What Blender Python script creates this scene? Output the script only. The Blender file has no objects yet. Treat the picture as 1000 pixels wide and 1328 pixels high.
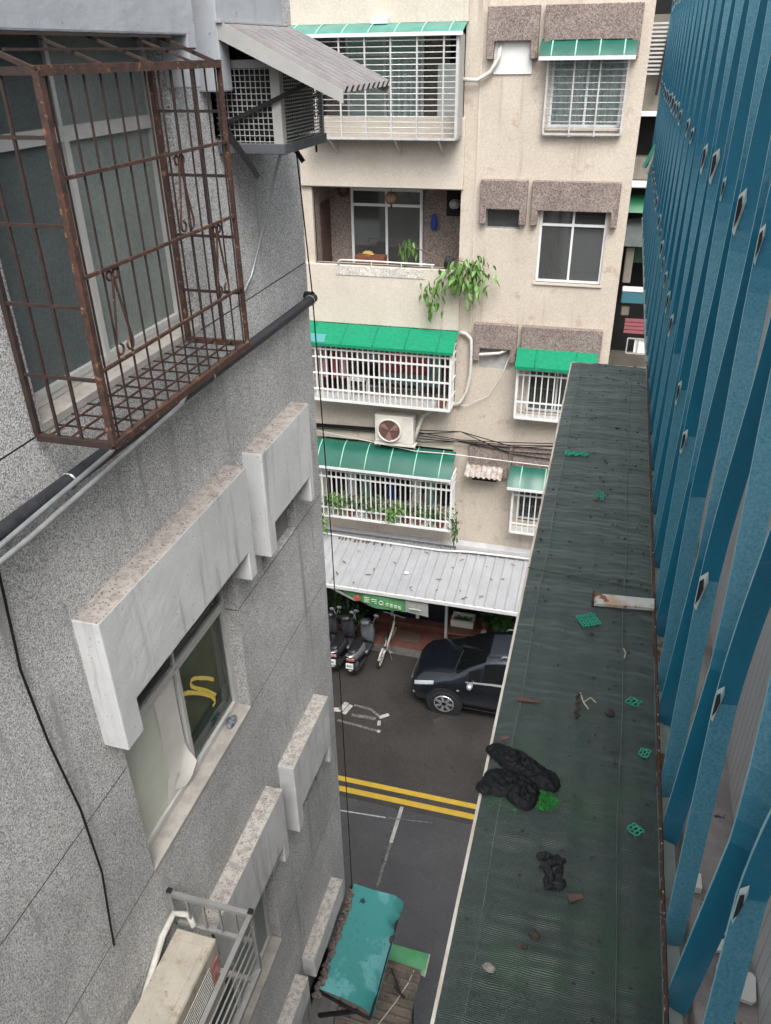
import bpy, bmesh, math, random
from mathutils import Vector, Matrix, Euler, noise as mnoise

# ------------------------------------------------------------------ camera, sky, sun, exposure
H = 14.2                                   # eye height above the street; all z below are relative to the eye
sc = bpy.context.scene
cd = bpy.data.cameras.new('camera'); cam = bpy.data.objects.new('camera', cd); sc.collection.objects.link(cam)
yaw, pitch, roll = math.radians(-15.82), math.radians(30.2), math.radians(0.9)
fw = Vector((math.sin(yaw)*math.cos(pitch), math.cos(yaw)*math.cos(pitch), -math.sin(pitch)))
rt = Vector((math.cos(yaw), -math.sin(yaw), 0)); dn = fw.cross(rt)
r2 = rt*math.cos(roll)+dn*math.sin(roll); d2 = -rt*math.sin(roll)+dn*math.cos(roll)
cam.matrix_world = Matrix(((r2.x, -d2.x, -fw.x, 0), (r2.y, -d2.y, -fw.y, 0), (r2.z, -d2.z, -fw.z, H), (0, 0, 0, 1)))
cd.sensor_fit = 'VERTICAL'; cd.sensor_height = 36; cd.lens = 1027/1328*36
cd.clip_start = 0.02; cd.clip_end = 500
sc.camera = cam

SUN_EL, SUN_AZ = math.radians(56), math.radians(157)      # azimuth: compass from +Y towards +X
world = bpy.data.worlds.new('World'); sc.world = world; world.use_nodes = True
nt = world.node_tree; nt.nodes.clear()
sky = nt.nodes.new('ShaderNodeTexSky'); sky.sky_type = 'NISHITA'; sky.sun_disc = False
sky.sun_elevation = SUN_EL; sky.sun_rotation = SUN_AZ; sky.air_density = 1.0; sky.dust_density = 6.0; sky.ozone_density = 1.0
hs = nt.nodes.new('ShaderNodeHueSaturation'); hs.inputs['Saturation'].default_value = 0.22
bg = nt.nodes.new('ShaderNodeBackground'); bg.inputs['Strength'].default_value = 0.15
wo = nt.nodes.new('ShaderNodeOutputWorld')
nt.links.new(sky.outputs[0], hs.inputs['Color']); nt.links.new(hs.outputs[0], bg.inputs['Color']); nt.links.new(bg.outputs[0], wo.inputs['Surface'])
sl = bpy.data.lights.new('sun', 'SUN'); sl.energy = 1.4; sl.angle = math.radians(35); sl.color = (1.0, 0.97, 0.93)
sun = bpy.data.objects.new('sun', sl); sc.collection.objects.link(sun)
sdir = Vector((math.sin(SUN_AZ)*math.cos(SUN_EL), math.cos(SUN_AZ)*math.cos(SUN_EL), math.sin(SUN_EL)))
sun.rotation_euler = sdir.to_track_quat('Z', 'Y').to_euler(); sun.location = (0, 0, 60)
sc.view_settings.view_transform = 'Standard'; sc.view_settings.look = 'None'
sc.view_settings.exposure = 0.8; sc.view_settings.gamma = 1.0; sc.view_settings.use_curve_mapping = False
try:
    sc.cycles.max_bounces = 8; sc.cycles.diffuse_bounces = 4; sc.cycles.transparent_max_bounces = 12
    sc.cycles.caustics_reflective = False; sc.cycles.caustics_refractive = False
except Exception: pass

random.seed(7)
rnd = random.uniform
COL = sc.collection
ORG = {}

# ------------------------------------------------------------------ materials
MATS = {}
def mat(name, col, col2=None, ns=5.0, nc=0.35, rough=0.7, rough2=None, metal=0.0, spec=0.5, bump=0.0, bs=60.0, cells=None,
        speck=None, speck2=None, streak=None, top=None, coat=0.0, weave=None, trans=0.0, dist=0.004, dust_sheen=None):
    if name in MATS: return MATS[name]
    m = bpy.data.materials.new(name); m.use_nodes = True; t = m.node_tree; N = t.nodes; K = t.links
    b = N['Principled BSDF']
    geo = N.new('ShaderNodeNewGeometry'); pos = geo.outputs['Position']
    def noise(scale, detail=5, vec=None, rgh=0.6):
        n = N.new('ShaderNodeTexNoise'); n.inputs['Scale'].default_value = scale; n.inputs['Detail'].default_value = detail
        n.inputs['Roughness'].default_value = rgh
        K.new(vec if vec else pos, n.inputs['Vector']); return n.outputs['Fac']
    def ramp(fac, a, c):
        r = N.new('ShaderNodeMapRange'); r.inputs['From Min'].default_value = a; r.inputs['From Max'].default_value = c
        r.interpolation_type = 'SMOOTHSTEP'; K.new(fac, r.inputs['Value']); return r.outputs['Result']
    def mix(fac, A, B, mode='MIX'):
        x = N.new('ShaderNodeMix'); x.data_type = 'RGBA'; x.blend_type = mode
        if isinstance(fac, float): x.inputs[0].default_value = fac
        else: K.new(fac, x.inputs[0])
        for s, v in ((6, A), (7, B)):
            if isinstance(v, tuple): x.inputs[s].default_value = (*v, 1)
            else: K.new(v, x.inputs[s])
        return x.outputs[2]
    c = col; f0 = None
    if col2:
        f0 = ramp(noise(ns), 0.5-nc/2, 0.5+nc/2); c = mix(f0, col, col2)
    if cells:
        v = N.new('ShaderNodeTexVoronoi'); v.inputs['Scale'].default_value = cells[0]; K.new(pos, v.inputs['Vector'])
        sx = N.new('ShaderNodeSeparateColor'); K.new(v.outputs['Color'], sx.inputs[0])
        mr = N.new('ShaderNodeMapRange'); mr.inputs['To Min'].default_value = 1-cells[1]; mr.inputs['To Max'].default_value = 1+cells[1]
        K.new(sx.outputs[0], mr.inputs['Value'])
        cc = N.new('ShaderNodeCombineColor')
        for i in range(3): K.new(mr.outputs[0], cc.inputs[i])
        c = mix(1.0, c, cc.outputs[0], 'MULTIPLY')
    for sp in (speck, speck2):
        if sp: c = mix(ramp(noise(sp[1], 3), sp[2], sp[2]+sp[3]), c, sp[0])
    if streak:
        mp = N.new('ShaderNodeMapping'); mp.inputs['Scale'].default_value = (streak[2], streak[2], streak[2]*0.07); K.new(pos, mp.inputs[0])
        f = ramp(noise(1.0, 4, mp.outputs[0]), streak[1], streak[1]+0.22); c = mix(f, c, streak[0])
    if top:
        sn = N.new('ShaderNodeSeparateXYZ'); K.new(geo.outputs['True Normal'], sn.inputs[0])
        tc = mix(ramp(noise(22, 6), 0.42, 0.62), top[0], top[1])
        tc = mix(ramp(noise(70, 4), 0.58, 0.66), tc, (0.06, 0.055, 0.05))
        c = mix(ramp(sn.outputs[2], 0.6, 0.8), c, tc)
    if dust_sheen:                                   # dusty tone and sky light painted into faces that lean back
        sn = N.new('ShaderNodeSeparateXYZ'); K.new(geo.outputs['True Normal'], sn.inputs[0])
        dn_ = mix(ramp(noise(300, 4), 0.15, 0.75), c, dust_sheen); c = mix(ramp(sn.outputs[2], -0.04, 0.20), c, dn_)
    if isinstance(c, tuple): b.inputs['Base Color'].default_value = (*c, 1)
    else: K.new(c, b.inputs['Base Color'])
    b.inputs['Metallic'].default_value = metal
    b.inputs['Specular IOR Level'].default_value = spec
    b.inputs['Coat Weight'].default_value = coat
    if rough2 is not None:
        r = N.new('ShaderNodeMapRange'); r.inputs['To Min'].default_value = rough; r.inputs['To Max'].default_value = rough2
        K.new(ramp(noise(ns*0.7, 5), 0.35, 0.65), r.inputs['Value']); K.new(r.outputs[0], b.inputs['Roughness'])
    else: b.inputs['Roughness'].default_value = rough
    hgt = None
    if weave:
        mp = N.new('ShaderNodeMapping'); mp.inputs['Scale'].default_value = (1, 1, 1); K.new(pos, mp.inputs[0])
        w1 = N.new('ShaderNodeTexWave'); w1.wave_type = 'BANDS'; w1.bands_direction = 'X'; w1.inputs['Scale'].default_value = weave; w1.inputs['Distortion'].default_value = 1.2
        w2 = N.new('ShaderNodeTexWave'); w2.wave_type = 'BANDS'; w2.bands_direction = 'Y'; w2.inputs['Scale'].default_value = weave*0.7; w2.inputs['Distortion'].default_value = 1.5
        K.new(pos, w1.inputs[0]); K.new(pos, w2.inputs[0])
        mm = N.new('ShaderNodeMath'); mm.operation = 'MAXIMUM'; K.new(w1.outputs['Fac'], mm.inputs[0]); K.new(w2.outputs['Fac'], mm.inputs[1])
        hgt = mm.outputs[0]
        c = mix(ramp(hgt, 0.35, 0.75), (col[0]*0.6, col[1]*0.6, col[2]*0.6), c); K.new(c, b.inputs['Base Color'])
    elif bump: hgt = noise(bs, 3)
    if hgt is not None:
        bp = N.new('ShaderNodeBump'); bp.inputs['Strength'].default_value = bump or 0.4; bp.inputs['Distance'].default_value = dist
        K.new(hgt, bp.inputs['Height']); K.new(bp.outputs[0], b.inputs['Normal'])
    if trans:
        tr = N.new('ShaderNodeBsdfTranslucent'); ms = N.new('ShaderNodeMixShader'); ms.inputs[0].default_value = trans
        if isinstance(c, tuple): tr.inputs[0].default_value = (*c, 1)
        else: K.new(c, tr.inputs[0])
        K.new(b.outputs[0], ms.inputs[1]); K.new(tr.outputs[0], ms.inputs[2]); K.new(ms.outputs[0], N['Material Output'].inputs['Surface'])
    MATS[name] = m; return m

def glass(name, tint, refl=0.12, rough=0.04, haze=0.0):
    m = bpy.data.materials.new(name); m.use_nodes = True; t = m.node_tree; N = t.nodes; K = t.links; N.remove(N['Principled BSDF'])
    a = N.new('ShaderNodeBsdfTransparent'); a.inputs[0].default_value = (*tint, 1)
    g = N.new('ShaderNodeBsdfGlossy'); g.inputs['Roughness'].default_value = rough; g.inputs[0].default_value = (0.9, 0.95, 0.95, 1)
    f = N.new('ShaderNodeFresnel'); f.inputs[0].default_value = 1.5
    mr = N.new('ShaderNodeMapRange'); mr.inputs['To Min'].default_value = refl*0.5; mr.inputs['To Max'].default_value = 0.9; K.new(f.outputs[0], mr.inputs['Value'])
    x = N.new('ShaderNodeMixShader'); K.new(mr.outputs[0], x.inputs[0]); K.new(a.outputs[0], x.inputs[1]); K.new(g.outputs[0], x.inputs[2])
    out = x.outputs[0]
    if haze:
        d = N.new('ShaderNodeBsdfDiffuse'); d.inputs[0].default_value = (0.5, 0.52, 0.5, 1)
        y = N.new('ShaderNodeMixShader'); y.inputs[0].default_value = haze; K.new(out, y.inputs[1]); K.new(d.outputs[0], y.inputs[2]); out = y.outputs[0]
    K.new(out, N['Material Output'].inputs['Surface']); MATS[name] = m; return m

pebble   = mat('pebble_dash', (0.56, 0.56, 0.56), (0.40, 0.40, 0.40), ns=1.1, nc=0.35, rough=0.9, cells=(175, 0.62), speck=((0.84, 0.84, 0.83), 190, 0.60, 0.05), speck2=((0.07, 0.07, 0.075), 165, 0.61, 0.04), streak=((0.33, 0.328, 0.325), 0.54, 9.0), bump=0.7, bs=150, dist=0.008)
hoodm    = mat('painted_hood_concrete', (0.67, 0.68, 0.685), (0.55, 0.56, 0.565), ns=3, nc=0.5, rough=0.8, bump=0.25, bs=70, streak=((0.34, 0.34, 0.33), 0.53, 11.0), speck=((0.22, 0.22, 0.21), 60, 0.66, 0.05), speck2=((0.72, 0.72, 0.71), 24, 0.64, 0.08), top=((0.40, 0.365, 0.335), (0.30, 0.265, 0.24)))
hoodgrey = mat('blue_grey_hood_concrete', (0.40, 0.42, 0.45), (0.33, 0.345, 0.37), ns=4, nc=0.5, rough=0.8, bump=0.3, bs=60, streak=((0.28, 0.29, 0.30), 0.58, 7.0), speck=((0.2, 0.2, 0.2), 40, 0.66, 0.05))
hoodold  = mat('weathered_hood_concrete', (0.66, 0.67, 0.675), (0.52, 0.52, 0.515), ns=4, nc=0.5, rough=0.85, bump=0.35, bs=60, streak=((0.36, 0.35, 0.34), 0.54, 8.0), top=((0.50, 0.475, 0.44), (0.34, 0.31, 0.285)))
plain    = mat('grey_render', (0.27, 0.265, 0.25), (0.19, 0.185, 0.18), ns=5, nc=0.5, rough=0.9, bump=0.3, bs=80)
sillm    = mat('sill_concrete', (0.44, 0.42, 0.38), (0.33, 0.30, 0.28), ns=9, nc=0.4, rough=0.9, bump=0.4, bs=90, speck=((0.2, 0.18, 0.16), 60, 0.66, 0.05))
jointm   = mat('dark_joint', (0.10, 0.10, 0.10), rough=0.9)
beige    = mat('beige_mosaic_tile', (0.55, 0.49, 0.415), (0.48, 0.42, 0.35), ns=1.2, nc=0.6, rough=0.55, cells=(42, 0.10), speck=((0.42, 0.34, 0.27), 3.0, 0.60, 0.12), streak=((0.34, 0.285, 0.23), 0.555, 3.2), bump=0.15, bs=40)
beige2   = mat('beige_parapet_tile', (0.59, 0.53, 0.46), (0.52, 0.46, 0.39), ns=1.5, nc=0.6, rough=0.55, cells=(42, 0.08), streak=((0.38, 0.32, 0.26), 0.57, 3.2))
brownp   = mat('brown_pebble', (0.235, 0.19, 0.17), (0.17, 0.135, 0.12), ns=2.0, nc=0.5, rough=0.9, cells=(48, 0.5), speck=((0.42, 0.37, 0.34), 62, 0.60, 0.05), bump=0.5, bs=55)
rust     = mat('rusty_iron', (0.036, 0.022, 0.019), (0.090, 0.040, 0.026), ns=18, nc=0.4, rough=0.85, speck=((0.24, 0.115, 0.06), 32, 0.60, 0.08), speck2=((0.030, 0.022, 0.020), 35, 0.60, 0.06), bump=0.6, bs=120)
rustd    = mat('dark_rusty_iron', (0.022, 0.016, 0.014), (0.045, 0.025, 0.020), ns=22, nc=0.4, rough=0.85, bump=0.5, bs=120)
alu      = mat('aluminium_frame', (0.68, 0.68, 0.66), (0.58, 0.58, 0.56), ns=8, nc=0.5, rough=0.45, metal=0.3)
alud     = mat('dull_aluminium', (0.36, 0.36, 0.35), (0.27, 0.27, 0.26), ns=10, nc=0.5, rough=0.5, metal=0.4)
whitep   = mat('white_enamel', (0.74, 0.75, 0.74), (0.66, 0.66, 0.64), ns=4, nc=0.5, rough=0.4)
whitec   = mat('white_frame_paint', (0.72, 0.74, 0.75), (0.63, 0.65, 0.66), ns=5, nc=0.5, rough=0.45)
steelbar = mat('grey_white_bar', (0.60, 0.60, 0.59), (0.48, 0.47, 0.46), ns=6, nc=0.5, rough=0.45, metal=0.2)
greenpc  = mat('green_polycarbonate', (0.018, 0.115, 0.082), (0.025, 0.15, 0.11), ns=3, nc=0.6, rough=0.22, spec=0.6, trans=0.25)
greenlt  = mat('pale_green_polycarbonate', (0.10, 0.36, 0.29), (0.16, 0.45, 0.38), ns=3, nc=0.6, rough=0.25, spec=0.6, trans=0.4)
greenmat = mat('green_turf_mat', (0.0, 0.225, 0.115), (0.0, 0.165, 0.08), ns=14, nc=0.5, rough=0.9, bump=0.6, bs=90)
greenrib = mat('pale_green_rib', (0.30, 0.55, 0.44), rough=0.5)
teal     = mat('teal_sheet', (0.045, 0.275, 0.265), (0.13, 0.40, 0.41), ns=1.1, nc=0.05, rough=0.4, rough2=0.22, speck=((0.015, 0.07, 0.07), 24, 0.66, 0.04), speck2=((0.04, 0.24, 0.23), 60, 0.60, 0.1))
netm     = mat('dark_green_shade_net', (0.016, 0.034, 0.027), (0.010, 0.025, 0.018), ns=9, nc=0.5, rough=0.30, rough2=0.46, spec=0.6, weave=165, cells=(300, 0.5), speck=((0.007, 0.042, 0.014), 7, 0.54, 0.14), bump=0.5, dist=0.0012)
netedge  = mat('worn_white_edge', (0.62, 0.60, 0.54), (0.42, 0.36, 0.29), ns=14, nc=0.4, rough=0.7)
bluep    = mat('blue_gloss_paint', (0.006, 0.140, 0.240), (0.012, 0.175, 0.280), ns=4, nc=0.8, rough=0.34, spec=0.55, speck=((0.09, 0.20, 0.24), 6, 0.66, 0.16), dust_sheen=(0.12, 0.29, 0.365), speck2=((0.05, 0.16, 0.22), 40, 0.66, 0.06), bump=0.35, bs=95, dist=0.003)
blueedge = mat('sky_highlight_blue_edge', (0.22, 0.50, 0.60), (0.40, 0.62, 0.68), ns=30, nc=0.5, rough=0.45)  # sky highlight on the blade edges painted in, with some paint wear
bluelt   = mat('chalky_pale_blue_paint', (0.36, 0.52, 0.55), (0.55, 0.60, 0.57), ns=22, nc=0.4, rough=0.6, speck=((0.30, 0.15, 0.08), 40, 0.64, 0.06))
palegrn  = mat('rust_stained_pale_green_plate', (0.36, 0.43, 0.40), (0.27, 0.33, 0.30), ns=12, nc=0.4, rough=0.6, speck=((0.20, 0.09, 0.04), 14, 0.56, 0.08), speck2=((0.05, 0.04, 0.03), 60, 0.66, 0.05))
asphalt  = mat('wet_asphalt', (0.060, 0.055, 0.051), (0.040, 0.037, 0.035), ns=0.55, nc=0.4, rough=0.55, rough2=0.18, spec=0.5, cells=(45, 0.28), speck=((0.10, 0.095, 0.09), 34, 0.64, 0.05), bump=0.25, bs=60)
alleyc   = mat('wet_alley_paving', (0.088, 0.090, 0.096), (0.058, 0.059, 0.064), ns=0.7, nc=0.5, rough=0.36, rough2=0.10, cells=(45, 0.15), bump=0.15, bs=30)
yellowp  = mat('yellow_road_paint', (0.68, 0.45, 0.045), (0.56, 0.37, 0.045), ns=5, nc=0.5, rough=0.6, speck=((0.10, 0.085, 0.06), 9, 0.70, 0.05))
whiter   = mat('worn_white_road_paint', (0.60, 0.59, 0.56), (0.36, 0.35, 0.33), ns=9, nc=0.4, rough=0.65, speck=((0.07, 0.065, 0.06), 55, 0.62, 0.07))
whiterd  = mat('scrubbed_road_paint', (0.30, 0.285, 0.27), (0.11, 0.105, 0.10), ns=14, nc=0.3, rough=0.65, speck=((0.06, 0.056, 0.053), 50, 0.52, 0.06))
roofm    = mat('pale_grey_sheet_metal', (0.47, 0.48, 0.50), (0.40, 0.41, 0.425), ns=2.5, nc=0.6, rough=0.42, metal=0.25, speck=((0.25, 0.22, 0.19), 16, 0.70, 0.05), streak=((0.30, 0.30, 0.30), 0.62, 6.0))
flash    = mat('flashing_metal', (0.46, 0.46, 0.47), (0.36, 0.36, 0.37), ns=4, nc=0.5, rough=0.5, metal=0.3)
rustroof = mat('rusty_corrugated_sheet', (0.20, 0.165, 0.13), (0.11, 0.095, 0.08), ns=5, nc=0.4, rough=0.8, speck=((0.06, 0.045, 0.035), 25, 0.58, 0.1))
greensh  = mat('bright_green_sheet', (0.10, 0.42, 0.17), (0.16, 0.52, 0.25), ns=4, nc=0.5, rough=0.3, trans=0.3)
rubble   = mat('rubble_mortar', (0.22, 0.18, 0.16), (0.11, 0.09, 0.085), ns=30, nc=0.3, rough=0.95, bump=0.8, bs=50)
pvc      = mat('black_pipe_lagging', (0.016, 0.017, 0.020), (0.032, 0.034, 0.040), ns=20, nc=0.4, rough=0.5, bump=0.4, bs=60)
conduit  = mat('grey_conduit', (0.40, 0.42, 0.43), (0.30, 0.31, 0.32), ns=10, nc=0.5, rough=0.4, metal=0.5)
blackm   = mat('black_steel', (0.014, 0.015, 0.017), (0.024, 0.024, 0.027), ns=12, nc=0.5, rough=0.45, spec=0.3)
wirem    = mat('black_cable', (0.012, 0.012, 0.012), rough=0.6, spec=0.2)
wirew    = mat('white_cable', (0.62, 0.61, 0.58), rough=0.5)
pipew    = mat('white_wrapped_pipe', (0.62, 0.61, 0.57), (0.48, 0.46, 0.42), ns=14, nc=0.5, rough=0.6, bump=0.4, bs=60)
acw      = mat('white_ac_casing', (0.68, 0.66, 0.61), (0.60, 0.57, 0.51), ns=5, nc=0.5, rough=0.45)
acb      = mat('stained_beige_ac_casing', (0.47, 0.43, 0.365), (0.39, 0.35, 0.29), ns=7, nc=0.4, rough=0.6, speck=((0.31, 0.25, 0.17), 10, 0.52, 0.2), speck2=((0.16, 0.10, 0.06), 80, 0.66, 0.05))
acg      = mat('grey_ac_casing', (0.40, 0.40, 0.385), (0.33, 0.33, 0.32), ns=6, nc=0.5, rough=0.5)
tray     = mat('dark_grey_tray', (0.11, 0.12, 0.135), (0.075, 0.08, 0.09), ns=8, nc=0.5, rough=0.5)
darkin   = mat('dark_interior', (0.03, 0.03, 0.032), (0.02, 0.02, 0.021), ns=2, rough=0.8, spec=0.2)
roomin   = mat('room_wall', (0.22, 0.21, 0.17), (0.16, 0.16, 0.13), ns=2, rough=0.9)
curtain  = mat('pale_blue_curtain', (0.80, 0.88, 0.90), (0.68, 0.78, 0.82), ns=6, rough=0.85, trans=0.2)
curtain2 = mat('grey_curtain', (0.26, 0.28, 0.28), (0.19, 0.20, 0.20), ns=6, rough=0.85, trans=0.2)
frost    = mat('patterned_frosted_glass', (0.24, 0.275, 0.26), (0.185, 0.215, 0.205), ns=3, nc=0.6, rough=0.3, cells=(75, 0.13), bump=0.35, bs=110)
screenm  = mat('insect_screen', (0.115, 0.135, 0.135), (0.085, 0.105, 0.105), ns=3, nc=0.6, rough=0.7, cells=(110, 0.15))
paperm   = mat('peeling_grey_film', (0.74, 0.72, 0.68), (0.64, 0.62, 0.58), ns=5, nc=0.5, rough=0.8)
filmm    = mat('green_grey_frosted_film', (0.66, 0.68, 0.59), (0.56, 0.58, 0.50), ns=4, nc=0.5, rough=0.6)
greenin  = mat('olive_interior_board', (0.36, 0.37, 0.19), (0.27, 0.29, 0.16), ns=4, rough=0.6)
yellowm  = mat('yellow_brushed_paint', (0.78, 0.62, 0.12), (0.68, 0.50, 0.08), ns=30, nc=0.5, rough=0.6)
gls      = glass('window_glass', (0.93, 0.96, 0.93), 0.08)
glsd     = glass('dark_window_glass', (0.30, 0.32, 0.33), 0.14, haze=0.10)
brownd   = mat('brown_door', (0.075, 0.040, 0.035), (0.055, 0.03, 0.028), ns=5, rough=0.6)
redbrick = mat('red_brown_tile', (0.20, 0.085, 0.062), (0.145, 0.062, 0.048), ns=6, nc=0.5, rough=0.55)
redwood  = mat('red_brown_board', (0.155, 0.062, 0.040), (0.105, 0.045, 0.030), ns=9, nc=0.5, rough=0.5)
navy     = mat('navy_roller_shutter', (0.012, 0.018, 0.026), (0.016, 0.024, 0.034), ns=5, rough=0.5)
terra    = mat('terracotta', (0.25, 0.10, 0.06), (0.19, 0.075, 0.05), ns=12, rough=0.8)
leafm    = mat('leaf_green', (0.055, 0.125, 0.035), (0.09, 0.18, 0.05), ns=9, nc=0.4, rough=0.45, trans=0.3)
leafl    = mat('light_leaf_green', (0.11, 0.23, 0.05), (0.15, 0.29, 0.07), ns=9, nc=0.4, rough=0.45, trans=0.3)
leafd    = mat('dark_leaf_green', (0.030, 0.075, 0.025), (0.05, 0.11, 0.035), ns=9, nc=0.4, rough=0.5, trans=0.25)
stemm    = mat('brown_stem', (0.12, 0.10, 0.06), (0.09, 0.075, 0.05), ns=12, rough=0.8)
carp     = mat('dark_slate_car_paint', (0.024, 0.030, 0.044), (0.027, 0.034, 0.049), ns=2, rough=0.30, spec=0.6, coat=1.0, metal=0.75)
carglass = mat('car_glass', (0.006, 0.007, 0.008), rough=0.05, spec=0.7)
tyre     = mat('tyre_rubber', (0.022, 0.022, 0.023), (0.032, 0.032, 0.032), ns=20, rough=0.75)
chrome   = mat('bright_alloy', (0.66, 0.67, 0.69), (0.56, 0.57, 0.59), ns=10, rough=0.28, metal=0.7)
lampm    = mat('headlamp_lens', (0.60, 0.64, 0.66), (0.42, 0.46, 0.48), ns=30, rough=0.1, spec=0.7, coat=0.5)
bumperm  = mat('dark_trim', (0.030, 0.032, 0.036), rough=0.5)
seatm    = mat('black_vinyl', (0.014, 0.014, 0.016), (0.02, 0.02, 0.022), ns=14, rough=0.35)
scootg   = mat('grey_scooter_panel', (0.17, 0.18, 0.20), (0.13, 0.14, 0.155), ns=8, rough=0.3, coat=0.4)
scootd   = mat('dark_scooter_panel', (0.035, 0.037, 0.042), (0.05, 0.052, 0.058), ns=8, rough=0.3, coat=0.4)
redlens  = mat('red_tail_lens', (0.42, 0.13, 0.12), (0.55, 0.25, 0.22), ns=20, rough=0.2)
platem   = mat('white_number_plate', (0.72, 0.76, 0.76), rough=0.4)
bikew    = mat('cream_bicycle_paint', (0.66, 0.64, 0.58), (0.52, 0.50, 0.45), ns=9, rough=0.35)
clothm   = mat('black_wet_cloth', (0.006, 0.0065, 0.008), (0.011, 0.012, 0.014), ns=25, nc=0.5, rough=0.6, spec=0.18, bump=0.5, bs=260, dist=0.002)
clothg   = mat('charcoal_wet_cloth', (0.012, 0.014, 0.015), (0.022, 0.024, 0.025), ns=30, nc=0.5, rough=0.6, spec=0.2, bump=0.5, bs=260, dist=0.002)
netgrn   = mat('bright_green_mesh_scrap', (0.01, 0.25, 0.15), (0.03, 0.33, 0.22), ns=40, nc=0.5, rough=0.6)
mossm    = mat('bright_moss', (0.008, 0.16, 0.02), (0.015, 0.25, 0.03), ns=60, nc=0.5, rough=0.9)
stone    = mat('small_stone', (0.22, 0.21, 0.19), (0.12, 0.11, 0.10), ns=60, rough=0.9)
brownbit = mat('brown_flake', (0.12, 0.06, 0.045), (0.07, 0.045, 0.04), ns=50, rough=0.8)
darkbit  = mat('dark_grit', (0.03, 0.025, 0.023), (0.06, 0.045, 0.035), ns=60, rough=0.9)
twigm    = mat('pale_twig', (0.45, 0.42, 0.36), (0.33, 0.30, 0.25), ns=30, rough=0.8)
plasw    = mat('white_plastic', (0.62, 0.64, 0.60), (0.55, 0.57, 0.53), ns=8, rough=0.4)
panelw   = mat('white_wall_tile', (0.56, 0.56, 0.56), (0.49, 0.49, 0.49), ns=4, nc=0.5, rough=0.5)
curbm    = mat('rough_grey_curb', (0.30, 0.275, 0.265), (0.19, 0.17, 0.165), ns=16, nc=0.4, rough=0.95, bump=0.8, bs=90, speck=((0.04, 0.035, 0.03), 45, 0.66, 0.05))
lantern  = mat('brown_paper_lantern', (0.16, 0.10, 0.065), (0.10, 0.06, 0.04), ns=14, rough=0.8)
bluecl   = mat('blue_cloth', (0.02, 0.06, 0.30), (0.015, 0.045, 0.22), ns=14, rough=0.7)
redcl    = mat('dark_red_patterned_cloth', (0.26, 0.02, 0.04), (0.36, 0.10, 0.09), ns=12, nc=0.3, rough=0.8)
tealcl   = mat('pale_teal_board', (0.16, 0.30, 0.28), (0.22, 0.38, 0.35), ns=6, rough=0.6)
pinkcl   = mat('pink_cloth', (0.42, 0.22, 0.27), (0.50, 0.32, 0.35), ns=10, rough=0.8)
bannerm  = mat('green_vinyl_banner', (0.085, 0.27, 0.11), (0.13, 0.34, 0.16), ns=5, nc=0.5, rough=0.4)
bannerg  = mat('grey_vinyl_banner', (0.38, 0.38, 0.36), (0.30, 0.30, 0.29), ns=8, rough=0.5)
bannert  = mat('pale_print', (0.55, 0.68, 0.52), rough=0.5)
redprint = mat('red_print', (0.55, 0.10, 0.07), rough=0.5)
pinkrail = mat('faded_pink_slat', (0.30, 0.09, 0.11), (0.24, 0.08, 0.09), ns=7, rough=0.7)
cream    = mat('shaded_cream_far_wall', (0.19, 0.175, 0.145), (0.13, 0.12, 0.10), ns=2, nc=0.5, rough=0.8, streak=((0.2, 0.18, 0.15), 0.55, 5.0))  # cream darkened so the colour carries the side lane's shade
greenf   = mat('far_green_awning', (0.01, 0.10, 0.045), (0.02, 0.13, 0.06), ns=4, rough=0.4)
pegg     = mat('mint_plastic', (0.10, 0.45, 0.30), rough=0.4)

nb_ = netm.node_tree.nodes['Principled BSDF']; nb_.inputs['Sheen Weight'].default_value = 0.5; nb_.inputs['Sheen Roughness'].default_value = 0.45; nb_.inputs['Sheen Tint'].default_value = (0.75, 0.85, 0.85, 1)
railm = mat('flaking_rust_rail', (0.030, 0.018, 0.017), (0.07, 0.032, 0.026), ns=40, nc=0.5, rough=0.85, speck=((0.42, 0.30, 0.26), 130, 0.60, 0.06), speck2=((0.16, 0.06, 0.03), 20, 0.6, 0.1), bump=0.6, bs=200)
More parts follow.
